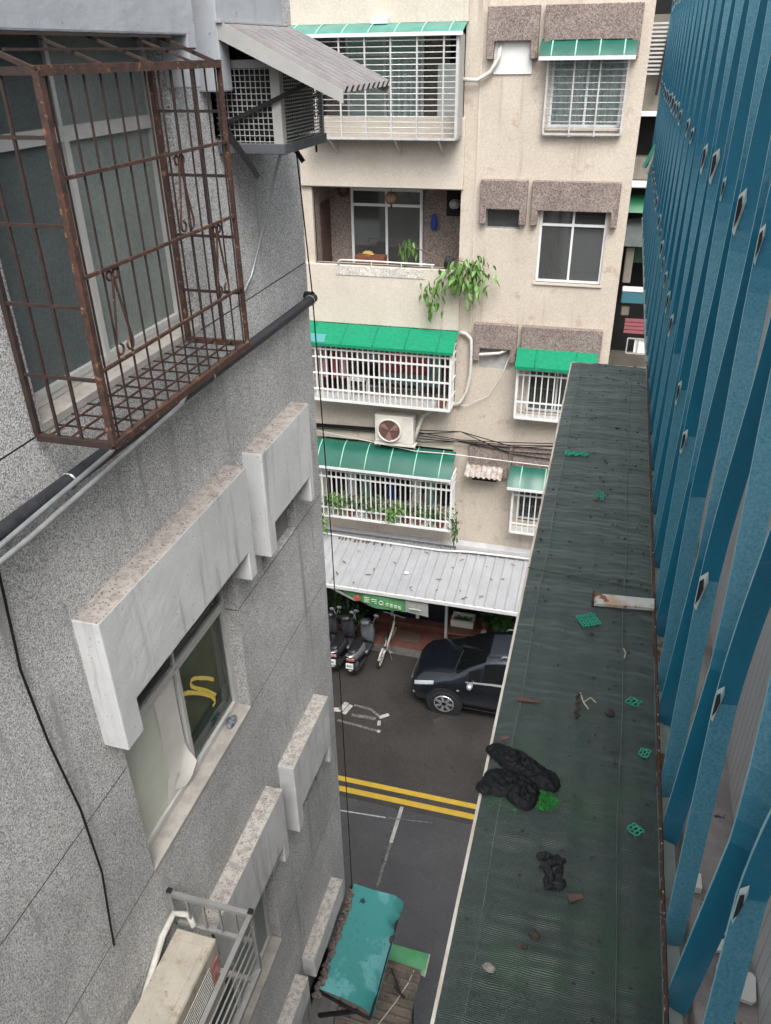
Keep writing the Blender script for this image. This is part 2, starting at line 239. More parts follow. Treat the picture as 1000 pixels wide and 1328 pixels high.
# ------------------------------------------------------------------ mesh helpers
class MB:
    def __init__(s): s.v = []; s.f = []
    def add(s, vs, fs):
        n = len(s.v); s.v += [tuple(p) for p in vs]; s.f += [tuple(i+n for i in f) for f in fs]; return s
    def hexa(s, p):
        return s.add(p, [(0,3,2,1),(4,5,6,7),(0,1,5,4),(1,2,6,5),(2,3,7,6),(3,0,4,7)])
    def box(s, x0, x1, y0, y1, z0, z1):
        return s.hexa([(x0,y0,z0),(x1,y0,z0),(x1,y1,z0),(x0,y1,z0),(x0,y0,z1),(x1,y0,z1),(x1,y1,z1),(x0,y1,z1)])
    def quad(s, *p): return s.add(p, [tuple(range(len(p)))])
    def beam(s, a, b, w, h, up=(0,0,1)):
        a, b = Vector(a), Vector(b); d = (b-a).normalized(); u = Vector(up)
        if abs(d.dot(u)) > 0.97: u = Vector((1,0,0)) if abs(d.x) < 0.9 else Vector((0,1,0))
        r = d.cross(u).normalized(); u = r.cross(d).normalized(); r *= w/2; u *= h/2
        return s.hexa([a-r-u, a+r-u, a+r+u, a-r+u, b-r-u, b+r-u, b+r+u, b-r+u])
    def tube(s, pts, r, n=8, cap=True):
        pts = [Vector(p) for p in pts]; rr = r if isinstance(r, (list, tuple)) else [r]*len(pts); rings = []; u = None
        for i, p in enumerate(pts):
            d = (pts[min(i+1, len(pts)-1)]-pts[max(i-1, 0)]).normalized()
            if u is None: u = d.orthogonal().normalized()
            else:
                u = (u-d*u.dot(d)); u = u.normalized() if u.length > 1e-6 else d.orthogonal().normalized()
            w = d.cross(u); rings.append([p+(u*math.cos(k*math.tau/n)+w*math.sin(k*math.tau/n))*rr[i] for k in range(n)])
        vs = [q for R in rings for q in R]; fs = []
        for i in range(len(pts)-1):
            for k in range(n): fs.append((i*n+k, i*n+(k+1)%n, (i+1)*n+(k+1)%n, (i+1)*n+k))
        if cap: fs += [tuple(range(n-1,-1,-1)), tuple(range((len(pts)-1)*n, len(pts)*n))]
        return s.add(vs, fs)
    def prism(s, poly, vec):
        n = len(poly); v = Vector(vec); q = [Vector(p) for p in poly]
        return s.add(q+[p+v for p in q], [tuple(range(n-1,-1,-1)), tuple(range(n, 2*n))]+[(i, (i+1)%n, n+(i+1)%n, n+i) for i in range(n)])
    def grid(s, fn, nu, nv):
        return s.add([fn(i/nu, j/nv) for j in range(nv+1) for i in range(nu+1)],
                     [(j*(nu+1)+i, j*(nu+1)+i+1, (j+1)*(nu+1)+i+1, (j+1)*(nu+1)+i) for j in range(nv) for i in range(nu)])
    def ring(s, c, ax, R, r, n=24, m=6):        # torus
        c = Vector(c); ax = Vector(ax).normalized(); u = ax.orthogonal().normalized(); w = ax.cross(u); vs = []; fs = []
        for i in range(n):
            a = i*math.tau/n; e = u*math.cos(a)+w*math.sin(a)
            for k in range(m):
                t = k*math.tau/m; vs.append(c+e*(R+r*math.cos(t))+ax*r*math.sin(t))
        for i in range(n):
            for k in range(m): fs.append((i*m+k, ((i+1)%n)*m+k, ((i+1)%n)*m+(k+1)%m, i*m+(k+1)%m))
        return s.add(vs, fs)
    def blob(s, c, rx, ry, rz, n=10, m=7, jit=0.12, flat=None):
        vs = []; fs = []
        for j in range(m+1):
            th = math.pi*j/m
            for i in range(n):
                a = i*math.tau/n; k = 1+rnd(-jit, jit)
                z = math.cos(th)*rz*k
                if flat is not None: z = max(z, -flat)
                vs.append((c[0]+math.sin(th)*math.cos(a)*rx*k, c[1]+math.sin(th)*math.sin(a)*ry*k, c[2]+z))
        for j in range(m):
            for i in range(n): fs.append((j*n+i, (j+1)*n+i, (j+1)*n+(i+1)%n, j*n+(i+1)%n))
        return s.add(vs, fs)
    def build(s, name, m, parent=None, local=False, smooth=False, bevel=0, solid=0, sub=0, seg=1, mat2=None, pick=None, chip=None):
        if parent is None:
            xs, ys, zs = zip(*s.v); o0 = Vector(((min(xs)+max(xs))/2, (min(ys)+max(ys))/2, min(zs)))
        elif local: o0 = Vector((0, 0, 0))
        else:
            r = parent
            while r.parent: r = r.parent
            o0 = ORG[r.name]
        me = bpy.data.meshes.new(name); me.from_pydata([tuple(Vector(p)-o0) for p in s.v], [], s.f); me.validate()
        if bevel or smooth or solid:
            bm = bmesh.new(); bm.from_mesh(me)
            bmesh.ops.remove_doubles(bm, verts=bm.verts, dist=1e-5) if smooth else None
            bmesh.ops.recalc_face_normals(bm, faces=bm.faces)
            if solid: bmesh.ops.solidify(bm, geom=bm.faces[:], thickness=solid)
            if bevel: bmesh.ops.bevel(bm, geom=bm.edges[:], offset=bevel, segments=seg, affect='EDGES', profile=0.6)
            if chip:                              # fine uneven surface and chipped arrises
                bmesh.ops.triangulate(bm, faces=bm.faces[:])
                for _ in range(6):
                    lg = [e for e in bm.edges if e.calc_length() > chip[0]]
                    if not lg: break
                    bmesh.ops.subdivide_edges(bm, edges=lg, cuts=1); bmesh.ops.triangulate(bm, faces=bm.faces[:])
                for v in bm.verts:
                    p = v.co; n1 = mnoise.noise(p*9+Vector((3, 1, 7))); n2 = mnoise.noise(p*38); v.co = p+v.normal*(n1*.6+n2*.7)*chip[1]
            bm.to_mesh(me); bm.free()
        if smooth: me.shade_smooth()
        me.materials.append(m)
        if mat2:
            me.materials.append(mat2)
            for p in me.polygons:
                if pick(p.index): p.material_index = 1
        o = bpy.data.objects.new(name, me); COL.objects.link(o)
        if parent is None: o.location = o0+Vector((0, 0, H)); ORG[o.name] = o0
        else: o.parent = parent
        if sub:
            md = o.modifiers.new('sub', 'SUBSURF'); md.levels = sub; md.render_levels = sub
        return o
def tag(o, label, cat, group=None):
    o['label'] = label; o['category'] = cat
    if group: o['group'] = group
    return o
def thing(name, loc, label, cat, group=None, rz=0):
    o = bpy.data.objects.new(name, None); COL.objects.link(o); o.empty_display_size = 0.2
    o.location = Vector(loc)+Vector((0, 0, H)); o.rotation_euler = (0, 0, rz); ORG[o.name] = Vector(loc)
    return tag(o, label, cat, group)
def struct(o): o['kind'] = 'structure'; return o
def rooto(p):
    while p.parent: p = p.parent
    return p
CACHE = {}
def bar(parent, name, a, b, w, h, m, rnd_=False):
    """a straight piece from a to b as its own part; alike pieces share one mesh"""
    a, b = Vector(a), Vector(b); d = b-a
    key = (name, round(d.x, 3), round(d.y, 3), round(d.z, 3), w, h, m.name, rnd_)
    if key not in CACHE:
        q = MB(); q.tube([(0,0,0), d], w/2, 6) if rnd_ else q.beam((0,0,0), d, w, h)
        me = bpy.data.meshes.new(name); me.from_pydata(q.v, [], q.f)
        if rnd_: me.shade_smooth()
        me.materials.append(m); CACHE[key] = me
    o = bpy.data.objects.new(name, CACHE[key]); COL.objects.link(o); o.parent = parent; o.location = a-ORG[rooto(parent).name]
    return o
def wall_cells(mb, ax, pos, u0, u1, v0, v1, holes, depth):
    """rectangle on the plane ax=pos with rectangular holes; depth: signed reveal depth along ax"""
    us = sorted({u0, u1, *[min(max(h[i], u0), u1) for h in holes for i in (0, 1)]}); vs = sorted({v0, v1, *[min(max(h[i], v0), v1) for h in holes for i in (2, 3)]})
    P = (lambda u, v, d=0: (pos+d, u, v)) if ax == 'x' else (lambda u, v, d=0: (u, pos+d, v))
    for a, b in zip(us, us[1:]):
        for c, d in zip(vs, vs[1:]):
            mu, mv = (a+b)/2, (c+d)/2
            if not any(h[0] < mu < h[1] and h[2] < mv < h[3] for h in holes): mb.quad(P(a,c), P(b,c), P(b,d), P(a,d))
    for h in holes:
        a, b, c, d = max(h[0], u0), min(h[1], u1), max(h[2], v0), min(h[3], v1)
        if a >= b or c >= d: continue
        if h[0] >= u0: mb.quad(P(a,c), P(a,d), P(a,d,depth), P(a,c,depth))
        if h[1] <= u1: mb.quad(P(b,c), P(b,d), P(b,d,depth), P(b,c,depth))
        if h[2] >= v0: mb.quad(P(a,c), P(b,c), P(b,c,depth), P(a,c,depth))
        if h[3] <= v1: mb.quad(P(a,d), P(b,d), P(b,d,depth), P(a,d,depth))
def leaf_mesh(name, l, w, m, droop=0.25):
    q = MB(); pr = [(0, 0.06), (0.25, 0.8), (0.5, 1.0), (0.78, 0.6), (1, 0.02)]
    vs = []
    for t, k in pr:
        z = -droop*l*t*t; vs += [(t*l, -w/2*k, z+0.12*w), (t*l, 0, z), (t*l, w/2*k, z+0.12*w)]
    fs = []
    for i in range(len(pr)-1): fs += [(i*3, i*3+1, i*3+4, i*3+3), (i*3+1, i*3+2, i*3+5, i*3+4)]
    me = bpy.data.meshes.new(name); me.from_pydata(vs, [], fs); me.shade_smooth(); me.materials.append(m); return me
def foliage(parent, name, c, rad, n, l, m, local=False, seed=0, droop=0.2, clumps=7):
    rg = random.Random(seed); q = MB(); cl = []
    for _ in range(clumps):
        v = Vector((rg.gauss(0,1), rg.gauss(0,1), rg.gauss(0,1))).normalized()*rg.uniform(0.2, 0.95)
        cl.append(Vector((c[0]+v.x*rad[0], c[1]+v.y*rad[1], c[2]+v.z*rad[2])))
    for i in range(n):
        b = rg.choice(cl); p = b+Vector((rg.gauss(0, rad[0]*0.24), rg.gauss(0, rad[1]*0.24), rg.gauss(0, rad[2]*0.24)))
        d = (p-b).normalized() if (p-b).length > 1e-5 else Vector((0,0,1))
        d = (d+Vector((rg.uniform(-.6,.6), rg.uniform(-.6,.6), rg.uniform(-.7,.4)))).normalized()
        s = d.cross(Vector((rg.uniform(-.4,.4), rg.uniform(-.4,.4), 1))).normalized(); L = l*rg.uniform(0.6, 1.3); W = L*0.24
        up = s.cross(d)
        q.add([p, p+d*L*0.45-s*W-up*0.05*L, p+d*L-Vector((0,0,droop*L)), p+d*L*0.45+s*W-up*0.05*L], [(0,1,2,3)])
    o = q.build(name, m, parent, local=local); o['kind'] = 'stuff'; return o
# ------------------------------------------------------------------ ground
q = MB(); q.quad((-70, 11.22, -14.2), (70, 11.22, -14.2), (70, 90, -14.2), (-70, 90, -14.2)); road = struct(q.build('road', asphalt))
q = MB(); q.quad((-70, -40, -14.204), (70, -40, -14.204), (70, 11.22, -14.204), (-70, 11.22, -14.204)); pave = struct(q.build('alley_pavement', alleyc))
def paint(name, pts, m, z=-14.196, parent=road):
    q = MB(); q.quad(*[(x, y, z) for x, y in pts]); return q.build(name, m, parent)
for y0, y1 in ((11.62, 11.75), (11.34, 11.48)): paint('yellow_line', [(-40, y0), (40, y0), (40, y1), (-40, y1)], yellowp)
paint('bay_line', [(-2.965, 10.35), (-2.89, 10.35), (-2.89, 11.28), (-2.965, 11.28)], whiter); paint('bay_line', [(-2.955, 9.3), (-2.905, 9.3), (-2.90, 10.35), (-2.96, 10.35)], whiterd)
paint('edge_line', [(-9, 10.50), (-3.2, 10.90), (-3.2, 10.93), (-9, 10.55)], whiter); paint('edge_line', [(-3.2, 10.90), (-2.2, 11.03), (-2.2, 11.05), (-3.2, 10.93)], whiterd)
# scrubbed road lettering beside the parked scooters
def px_line(pts, w, m):
    for (a, b) in zip(pts, pts[1:]):
        a, b = Vector((*a, 0)), Vector((*b, 0)); d = (b-a).normalized(); n = Vector((-d.y, d.x, 0))*w/2
        paint('road_letter_stroke', [(p.x, p.y) for p in (a-n, b-n, b+n, a+n)], m)
px_line([(-5.06, 14.02), (-5.13, 13.72)], 0.12, whiter); px_line([(-5.13, 13.74), (-5.45, 13.66)], 0.14, whiter)
px_line([(-4.93, 13.96), (-5.02, 13.62)], 0.11, whiter)
px_line([(-4.86, 13.98), (-4.45, 13.95), (-4.13, 13.76)], 0.07, whiterd)
px_line([(-4.82, 13.64), (-4.20, 13.66)], 0.09, whiterd); px_line([(-5.10, 13.38), (-4.05, 13.28)], 0.07, whiterd)
px_line([(-4.13, 13.72), (-3.93, 13.88)], 0.10, whiter); px_line([(-4.10, 13.62), (-4.07, 13.46)], 0.08, whiter); px_line([(-4.06, 13.28), (-3.98, 13.27)], 0.08, whiter)

# ------------------------------------------------------------------ grey building on the alley
WX, YC = -2.27, 5.87
ZC = [0.69, -2.32, -5.36, -8.33]
A = thing('apartment_building', (WX, YC, -14.2), 'grey pebble-dash apartment block with pale concrete hoods over its alley windows', 'building')
holesA = []
for k, zc in enumerate(ZC):
    holesA.append((2.62, 4.09, zc-2.06, zc-0.45)); holesA.append((4.56, 5.25, zc-1.12, zc-0.45))
    holesA.append((-1.2, 0.3, zc-2.06, zc-0.45))
J = [-14.2, -12.4, -10.38, -9.45, -7.38, -6.45, -4.385, -3.45, -1.40, -0.45, 1.75]
G = 0.004
for a, b in zip(J, J[1:]):
    q = MB(); a2, b2 = a+(G if a > -14 else 0), b-(G if b < 1.7 else 0)
    wall_cells(q, 'x', WX, -8.0, YC, a2, b2, holesA, -0.14)
    q.quad((WX, YC, a2), (-9, YC, a2), (-9, YC, b2), (WX, YC, b2))
    q.build('wall_panel', pebble, A)
q = MB(); wall_cells(q, 'x', WX-0.012, -8.0, YC-0.012, -14.2, 1.7, [(h[0]-.02, h[1]+.02, h[2]-.02, h[3]+.02) for h in holesA], -0.01)
q.quad((WX-0.012, YC-0.012, -14.2), (-9, YC-0.012, -14.2), (-9, YC-0.012, 1.7), (WX-0.012, YC-0.012, 1.7)); q.build('wall_backing', jointm, A)
q = MB(); q.box(-9, WX-1.6, -8, YC-0.03, -14.2, 1.7); q.quad((-9, -8, 1.75), (WX, -8, 1.75), (WX, YC, 1.75), (-9, YC, 1.75)); q.build('core', plain, A)
def hoodA(y0, y1, zt, lw, m, legs=True, drop=0.61, leg=0.84):
    x1, x0 = WX+0.145, WX-0.01
    pts = [(x1, y0, zt), (x1, y1, zt), (x1, y1, zt-leg), (x1, y1-lw*0.62, zt-leg), (x1, y1-lw*0.62, zt-drop), (x1, y0+lw, zt-drop), (x1, y0+lw, zt-leg), (x1, y0, zt-leg)]
    q = MB(); n = len(pts); q.add(pts+[(x0, p[1], p[2]) for p in pts], [tuple(range(n-1, -1, -1)), tuple(range(n, 2*n))]+[(i, (i+1) % n, n+(i+1) % n, n+i) for i in range(n)])
    return q.build('hood', m, A, bevel=0.009, seg=2, chip=(.06, .0016))
for k, zc in enumerate(ZC):
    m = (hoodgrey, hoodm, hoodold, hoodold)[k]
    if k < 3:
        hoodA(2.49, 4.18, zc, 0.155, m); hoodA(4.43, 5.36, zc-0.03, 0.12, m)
    else:
        q = MB(); q.box(WX-0.01, WX+0.14, 4.47, 5.45, zc-0.33, zc); q.build('hood', m, A, bevel=0.012, seg=2, chip=(.06, .003))
        q = MB(); q.box(WX-0.01, WX+0.14, 2.49, 4.29, zc-0.36, zc); q.build('hood', m, A, bevel=0.012, seg=2, chip=(.06, .003))
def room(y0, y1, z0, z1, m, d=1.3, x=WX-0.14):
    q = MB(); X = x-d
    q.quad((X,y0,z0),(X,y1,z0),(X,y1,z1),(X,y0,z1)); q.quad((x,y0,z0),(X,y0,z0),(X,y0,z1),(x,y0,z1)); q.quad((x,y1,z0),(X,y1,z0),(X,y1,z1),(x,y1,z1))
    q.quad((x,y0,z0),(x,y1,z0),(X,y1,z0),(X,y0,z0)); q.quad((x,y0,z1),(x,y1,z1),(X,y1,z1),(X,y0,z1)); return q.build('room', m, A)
def frameA(y0, y1, z0, z1, ym, zt, m, x=WX-0.10, w=0.032, d=0.04):
    W = MB()
    W.box(x-d, x, y0, y1, z0, z0+w); W.box(x-d, x, y0, y1, z1-w, z1); W.box(x-d, x, y0, y0+w, z0+w, z1-w); W.box(x-d, x, y1-w, y1, z0+w, z1-w)
    W.box(x-d-0.002, x+0.002, y0+w, y1-w, zt-w/2, zt+w/2); W.box(x-d+0.004, x+0.012, ym-w*0.5, ym+w*0.6, z0+w, zt-w/2); W.box(x-d, x, ym-w*0.4, ym+w*0.4, zt+w/2, z1-w)
    # sliding sash rails
    W.box(x-d+0.005, x+0.006, y0+w, y1-w, z0+w, z0+w+0.03); W.box(x-d+0.005, x+0.006, y0+w, y1-w, zt-w/2-0.028, zt-w/2)
    W.box(x-d+0.005, x+0.006, y1-w-0.022, y1-w, z0+w+0.03, zt-w/2-0.028); W.box(x-d+0.005, x+0.006, y0+w, y0+w+0.022, z0+w+0.03, zt-w/2-0.028)
    win = W.build('window', m, A)
    xp = x-d*0.5
    for a, b, c, e in ((y0+w, ym-w*0.5, z0+w+0.03, zt-w/2-0.028), (ym+w*0.6, y1-w, z0+w+0.03, zt-w/2-0.028), (y0+w, ym-w*0.4, zt+w/2, z1-w), (ym+w*0.4, y1-w, zt+w/2, z1-w)):
        yield win, xp, a, b, c, e
def pane(win, x, a, b, c, e, m):
    q = MB(); q.quad((x,a,c),(x,b,c),(x,b,e),(x,a,e)); return q.build('pane', m, win)
for k, zc in enumerate(ZC):
    s0, s1 = zc-2.06, zc-0.45
    q = MB(); q.hexa([(WX-0.14, 2.62, s0-0.03), (WX+0.004, 2.62, s0-0.03), (WX+0.004, 4.09, s0-0.03), (WX-0.14, 4.09, s0-0.03), (WX-0.14, 2.62, s0+0.02), (WX+0.004, 2.62, s0+0.006), (WX+0.004, 4.09, s0+0.006), (WX-0.14, 4.09, s0+0.02)])
    q.build('sill', sillm, A)
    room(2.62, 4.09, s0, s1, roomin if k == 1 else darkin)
    panes = list(frameA(2.62, 4.09, s0+0.02, s1, 3.37 if k else 3.30, zc-1.06 if k else zc-0.97, alu))
    for i, p in enumerate(panes):
        if k == 1: m = gls
        elif k == 0: m = (screenm, frost, screenm, frost)[i]
        else: m = frost if i == 1 else glsd
        pane(p[0], p[1], *p[2:], m)
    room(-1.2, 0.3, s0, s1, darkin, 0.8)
    for p in frameA(-1.2, 0.3, s0, s1, -0.45, zc-1.06, alu): pane(p[0], p[1], *p[2:], glsd)
    if k != 0:
        q = MB(); q.quad((WX-0.07, 4.56, zc-1.12), (WX-0.07, 5.25, zc-1.12), (WX-0.07, 5.25, zc-0.45), (WX-0.07, 4.56, zc-0.45)); q.build('blocked_opening', plain, A)
# fourth-floor window: board inside, brushed yellow mark, peeling film
z0 = ZC[1]-2.06
q = MB(); q.quad((-2.46, 3.36, z0), (-2.46, 4.09, z0), (-2.46, 4.09, -3.40), (-2.46, 3.36, -3.40)); q.build('board_behind_glass', greenin, A)
q = MB(); q.box(-2.455, -2.43, 3.42, 4.06, -4.34, -4.16); q.build('green_rail_behind_glass', mat('green_rail', (0.10, 0.18, 0.13), (0.06, 0.12, 0.09), ns=9, rough=0.5), A)
def ribbon(pts, w, m, name, par, x):
    q = MB()
    P = [Vector(p) for p in pts]; L = []
    for i, p in enumerate(P):
        d = (P[min(i+1, len(P)-1)]-P[max(i-1, 0)]).normalized(); n = Vector((-d.y, d.x))*w/2*rnd(0.8, 1.15); L.append((p-n, p+n))
    vs = [(x, a.x, a.y) for pr in L for a in pr]; q.add(vs, [(2*i, 2*i+1, 2*i+3, 2*i+2) for i in range(len(P)-1)]); return q.build(name, m, par)
ribbon([(3.82,-3.89),(3.75,-3.815),(3.677,-3.75),(3.62,-3.70),(3.579,-3.67),(3.545,-3.655),(3.529,-3.668),(3.535,-3.70),(3.562,-3.735),(3.63,-3.81),(3.708,-3.892),(3.817,-4.035)], 0.030, yellowm, 'painted_mark', A, -2.386)
ribbon([(3.43,-3.759),(3.41,-3.73),(3.40,-3.70),(3.405,-3.68),(3.427,-3.675),(3.47,-3.70),(3.536,-3.758),(3.62,-3.84),(3.70,-3.921),(3.76,-4.0),(3.79,-4.057),(3.785,-4.085),(3.75,-4.08)], 0.030, yellowm, 'painted_mark', A, -2.386)
q = MB(); q.quad((-2.384, 2.675, -4.33), (-2.384, 3.06, -4.33), (-2.384, 3.20, -4.00), (-2.384, 3.10, -3.42), (-2.384, 2.675, -3.42)); q.build('frosted_film', filmm, A)
q = MB()
def curl(u, v):
    y = 3.10+0.24*u; z = -3.42-(0.80+0.10*math.sin(u*3))*v
    x = -2.383+0.006*math.sin(v*6+u*2); 
    if v > 0.8: x += (v-0.8)*0.30*u; z += (v-0.8)*0.25*u
    return (max(x, -2.3835), y, z)
q.grid(curl, 8, 12); q.build('peeling_film', paperm, A, smooth=True)
q = MB(); q.add([(-2.381, 3.0, -4.33), (-2.381, 3.30, -4.33), (-2.372, 3.18, -4.14), (-2.381, 3.08, -4.10)], [(0, 1, 2, 3)]); q.build('torn_film', paperm, A)
q = MB(); q.box(-2.44, -2.425, 3.42, 3.7, -3.55, -3.46); q.build('pale_box_behind_glass', tealcl, A)
tag(MB().blob((-2.325, 3.87, -4.335), 0.03, 0.055, 0.035, jit=0.3).build('crumpled_bag', mat('dark_blue_plastic', (0.03, 0.045, 0.075), (0.30, 0.32, 0.36), ns=40, nc=0.3, rough=0.3)), 'small crumpled dark blue bag on the sill of the painted window', 'bag')

# ------------------------------------------------------------------ rusty window cage
xf, xb, ya, yb, zb, zt_ = -1.889, -2.25, 2.56, 3.91, -1.395, -0.04
C = thing('window_cage', (xb, ya, zb), 'rusty iron burglar cage with scrolls and a slatted floor around grey window', 'cage')
def rb(name, a, b, w=0.012, m=rust, h=None): return bar(C, name, a, b, w, h or w, m)
rb('corner_post', (xf, ya, zb), (xf, ya, zt_), 0.027, rust); rb('corner_post', (xf, yb, zb), (xf, yb, zt_), 0.02, rust)
rb('corner_post', (xb, ya, zb), (xb, ya, zt_), 0.022, rustd); rb('corner_post', (xb, yb, zb), (xb, yb, zt_), 0.026, rust)
rb('top_rail', (xf, ya, zt_), (xf, yb, zt_), 0.032, rust); rb('bottom_rail', (xf, ya, zb), (xf, yb, zb), 0.032, rust)
for yy in (ya, yb):
    rb('side_rail', (xb, yy, zb), (xf, yy, zb), 0.028, rustd if yy == ya else rust); rb('side_rail', (xb, yy, zt_+0.0), (xf, yy, zt_), 0.026, rustd)
    for zz in (-0.24, -0.53, -0.825, -1.115): rb('side_rail', (xb, yy, zz), (xf, yy, zz), 0.013, rustd)
    for xx in (-2.035, -2.145): rb('side_bar', (xx, yy, zb), (xx, yy, zt_), 0.011, rustd)
yb_list = [ya+0.105*i+0.045 for i in range(13) if ya+0.105*i+0.045 < yb-0.03]
for yy in yb_list: rb('bar', (xf, yy, zb), (xf, yy, zt_), 0.0066, rustd if int(yy*100) % 3 else rust)
for zz in (-0.372, -0.717, -1.08): rb('cross_rail', (xf+0.004, ya, zz), (xf+0.004, yb, zz), 0.013, rust)
for yy in [ya+0.12*i for i in range(1, 11)]: rb('floor_bar', (xb, yy, zb+0.006), (xf, yy, zb+0.006), 0.0075, rustd)
for xx in (-2.19, -2.09, -1.98): rb('floor_bar', (xx, ya, zb+0.014), (xx, yb, zb+0.014), 0.008, rust)
for yy in (2.95, 3.3, 3.65): rb('roof_bar', (xb-0.0, yy, zt_+0.14), (xf, yy, zt_+0.01), 0.010, rustd)
for xx, zz in ((-2.12, 0.06), (-2.0, 0.01)): rb('roof_bar', (xx, ya, zz+0.012), (xx, yb, zz+0.012), 0.009, rustd)
rb('roof_bar', (xb, ya, zt_+0.14), (xf, ya, zt_), 0.016, rustd); rb('roof_bar', (xb, yb, zt_+0.14), (xf, yb, zt_), 0.016, rustd)
def scroll(ax, u, zlo, zhi, other):
    q = MB(); P = (lambda a, z: (xf, a, z)) if ax == 'y' else (lambda a, z: (a, other, z))
    for s in (-1, 1):
        pts = []
        for i in range(9):                      # upper curl
            t = math.pi*1.5*(1-i/8); pts.append(P(u+s*(0.022+0.018*math.cos(t+math.pi)), zhi-0.03+0.018*math.sin(t)))
        pts += [P(u+s*0.010, zhi-0.07), P(u+s*0.035, (zlo+zhi)/2-0.02), P(u+s*0.060, zlo+0.06)]
        for i in range(9):
            t = -math.pi*1.45*i/8; pts.append(P(u+s*(0.038+0.022*math.cos(t)), zlo+0.04+0.022*math.sin(t)))
        q.tube(pts, 0.0055, 5)
    q.build('scroll', rust, C)
for u, a, b in ((2.77, -1.08, -0.717), (3.42, -0.717, -0.372), (3.70, -1.08, -0.717)): scroll('y', u, a, b, 0)
# bird-proof: pipes and cable on the wall under it
def pipe_thing(name, pts, r, m, label, cat, n=10, group=None):
    q = MB(); q.tube(pts, r, n); return tag(q.build(name, m, smooth=True), label, cat, group)
P_ = thing('drain_pipe', (-2.2, 3.0, -1.66), 'thick black lagged pipe running along the grey wall under the rusty cage', 'pipe')
q = MB(); q.tube([(-2.2, y, -1.63-0.007*(y-2.4)+rnd(-.002, .002)) for y in [-3+0.4*i for i in range(23)]], 0.036, 12); q.build('tube', pvc, P_, smooth=True)
for y in (1.2, 2.62, 4.0, 5.72):
    q = MB(); q.ring((-2.2, y, -1.632-0.007*(y-2.4)), (0, 1, 0), 0.037, 0.006, 16, 5); q.box(-2.272, -2.235, y-0.012, y+0.012, -1.645-0.007*(y-2.4), -1.62-0.007*(y-2.4)); q.build('clamp', conduit, P_)
q = MB(); q.tube([(-2.27, 5.80, -1.65), (-2.20, 5.80, -1.65)], 0.042, 10); q.build('elbow', blackm, P_)
pipe_thing('conduit', [(-2.14, -3, -1.60), (-2.14, 2.0, -1.635), (-2.14, 2.87, -1.60), (-2.20, 3.05, -1.585)], 0.012, conduit, 'upper thin grey conduit passing behind the corner of the rusty cage', 'conduit')
pipe_thing('conduit', [(-2.10, -3, -1.66), (-2.10, 2.2, -1.66), (-2.10, 3.47, -1.605), (-2.19, 3.75, -1.60)], 0.013, conduit, 'lower thin grey conduit running past the foot of the rusty cage', 'conduit')
pipe_thing('cable', [(-2.255, 2.16, -1.72), (-2.252, 2.14, -1.9), (-2.25, 2.10, -2.3), (-2.252, 2.127, -2.75), (-2.25, 2.19, -3.3), (-2.25, 2.204, -3.82), (-2.255, 2.16, -4.2), (-2.255, 2.14, -4.39)], 0.006, wirem, 'loose black cable hanging down the grey wall left of the painted window', 'cable', 6)
pipe_thing('cable', [(-2.2, 5.62, -0.46), (-2.2, 5.63, -0.56), (-2.2, 5.78, -1.61), (-2.2, 5.90, -3.94), (-2.2, 5.92, -6.5), (-2.2, 5.93, -9.2)], 0.0055, wirem, 'thin black cable dropping past the street corner of the grey building', 'cable', 6)
pipe_thing('hose', [(-1.92, 4.72, -0.46), (-2.0, 4.78, -0.6), (-2.15, 4.86, -0.95), (-2.24, 4.80, -1.25), (-2.255, 4.60, -1.38)], 0.010, conduit, 'grey drain hose trailing from the hooded air conditioner down the wall', 'hose', 7)

# ------------------------------------------------------------------ hooded air conditioner in a wire cage
y0, y1, x1, x0, z0, z1 = 4.58, 5.28, -1.86, -2.26, -0.445, -0.06
U = thing('air_conditioner', (x0, y0, z0), 'grey window air conditioner in a wire mesh cage on the grey wall', 'air conditioner')
q = MB(); q.box(x0, x1-0.05, y0+0.05, y1-0.05, z0+0.02, z1+0.02); q.build('housing', blackm, U)
q = MB(); q.box(x0, x1+0.01, y0-0.012, y1+0.012, z0-0.055, z0); q.build('tray', tray, U, bevel=0.004)
for (xa, xb_, ya_, yb_) in ((x1-0.055, x1, y0-0.004, y0+0.05), (x1-0.02, x1, y1-0.03, y1)):
    q = MB(); q.box(xa, xb_, ya_, yb_, z0, z1+0.03); q.build('post', acg, U)
q = MB(); q.box(x0, x1-0.055, y0-0.003, y0+0.02, z1-0.01, z1+0.03); q.box(x1-0.02, x1, y0+0.05, y1-0.03, z1-0.01, z1+0.03); q.build('top_rail', acg, U)
q = MB()
n = 11
for i in range(n): q.beam((x0+0.03*i+0.015, y0+0.004, z0), (x0+0.03*i+0.015, y0+0.004, z1), 0.004, 0.004)
for i in range(13): q.beam((x0, y0+0.001, z0+0.03*i+0.01), (x1-0.055, y0+0.001, z0+0.03*i+0.01), 0.004, 0.004)
q.build('side_mesh', acg, U)
q = MB()
for i in range(20): q.beam((x1-0.008, y0+0.05, z0+0.019*i+0.008), (x1-0.008, y1-0.03, z0+0.019*i+0.008), 0.005, 0.006)
for i in range(21): q.beam((x1-0.012, y0+0.05+0.031*i, z0), (x1-0.012, y0+0.05+0.031*i, z1), 0.003, 0.003)
q.build('front_mesh', acg, U)
for ys in (y0-0.02, y1+0.02):
    q = MB(); q.beam((-2.24, ys, -0.36), (-1.62, ys, -0.12), 0.016, 0.022); q.build('strut', blackm, U)
    q = MB(); q.beam((-2.22, ys-0.01, -0.33), (-2.02, ys-0.01, -0.62), 0.010, 0.030)
    q.build('bracket', blackm, U)
q = MB(); q.ring((-1.90, 5.22, -0.53), (1, 0.3, 0), 0.018, 0.007, 10, 5); q.build('hook', blackm, U)
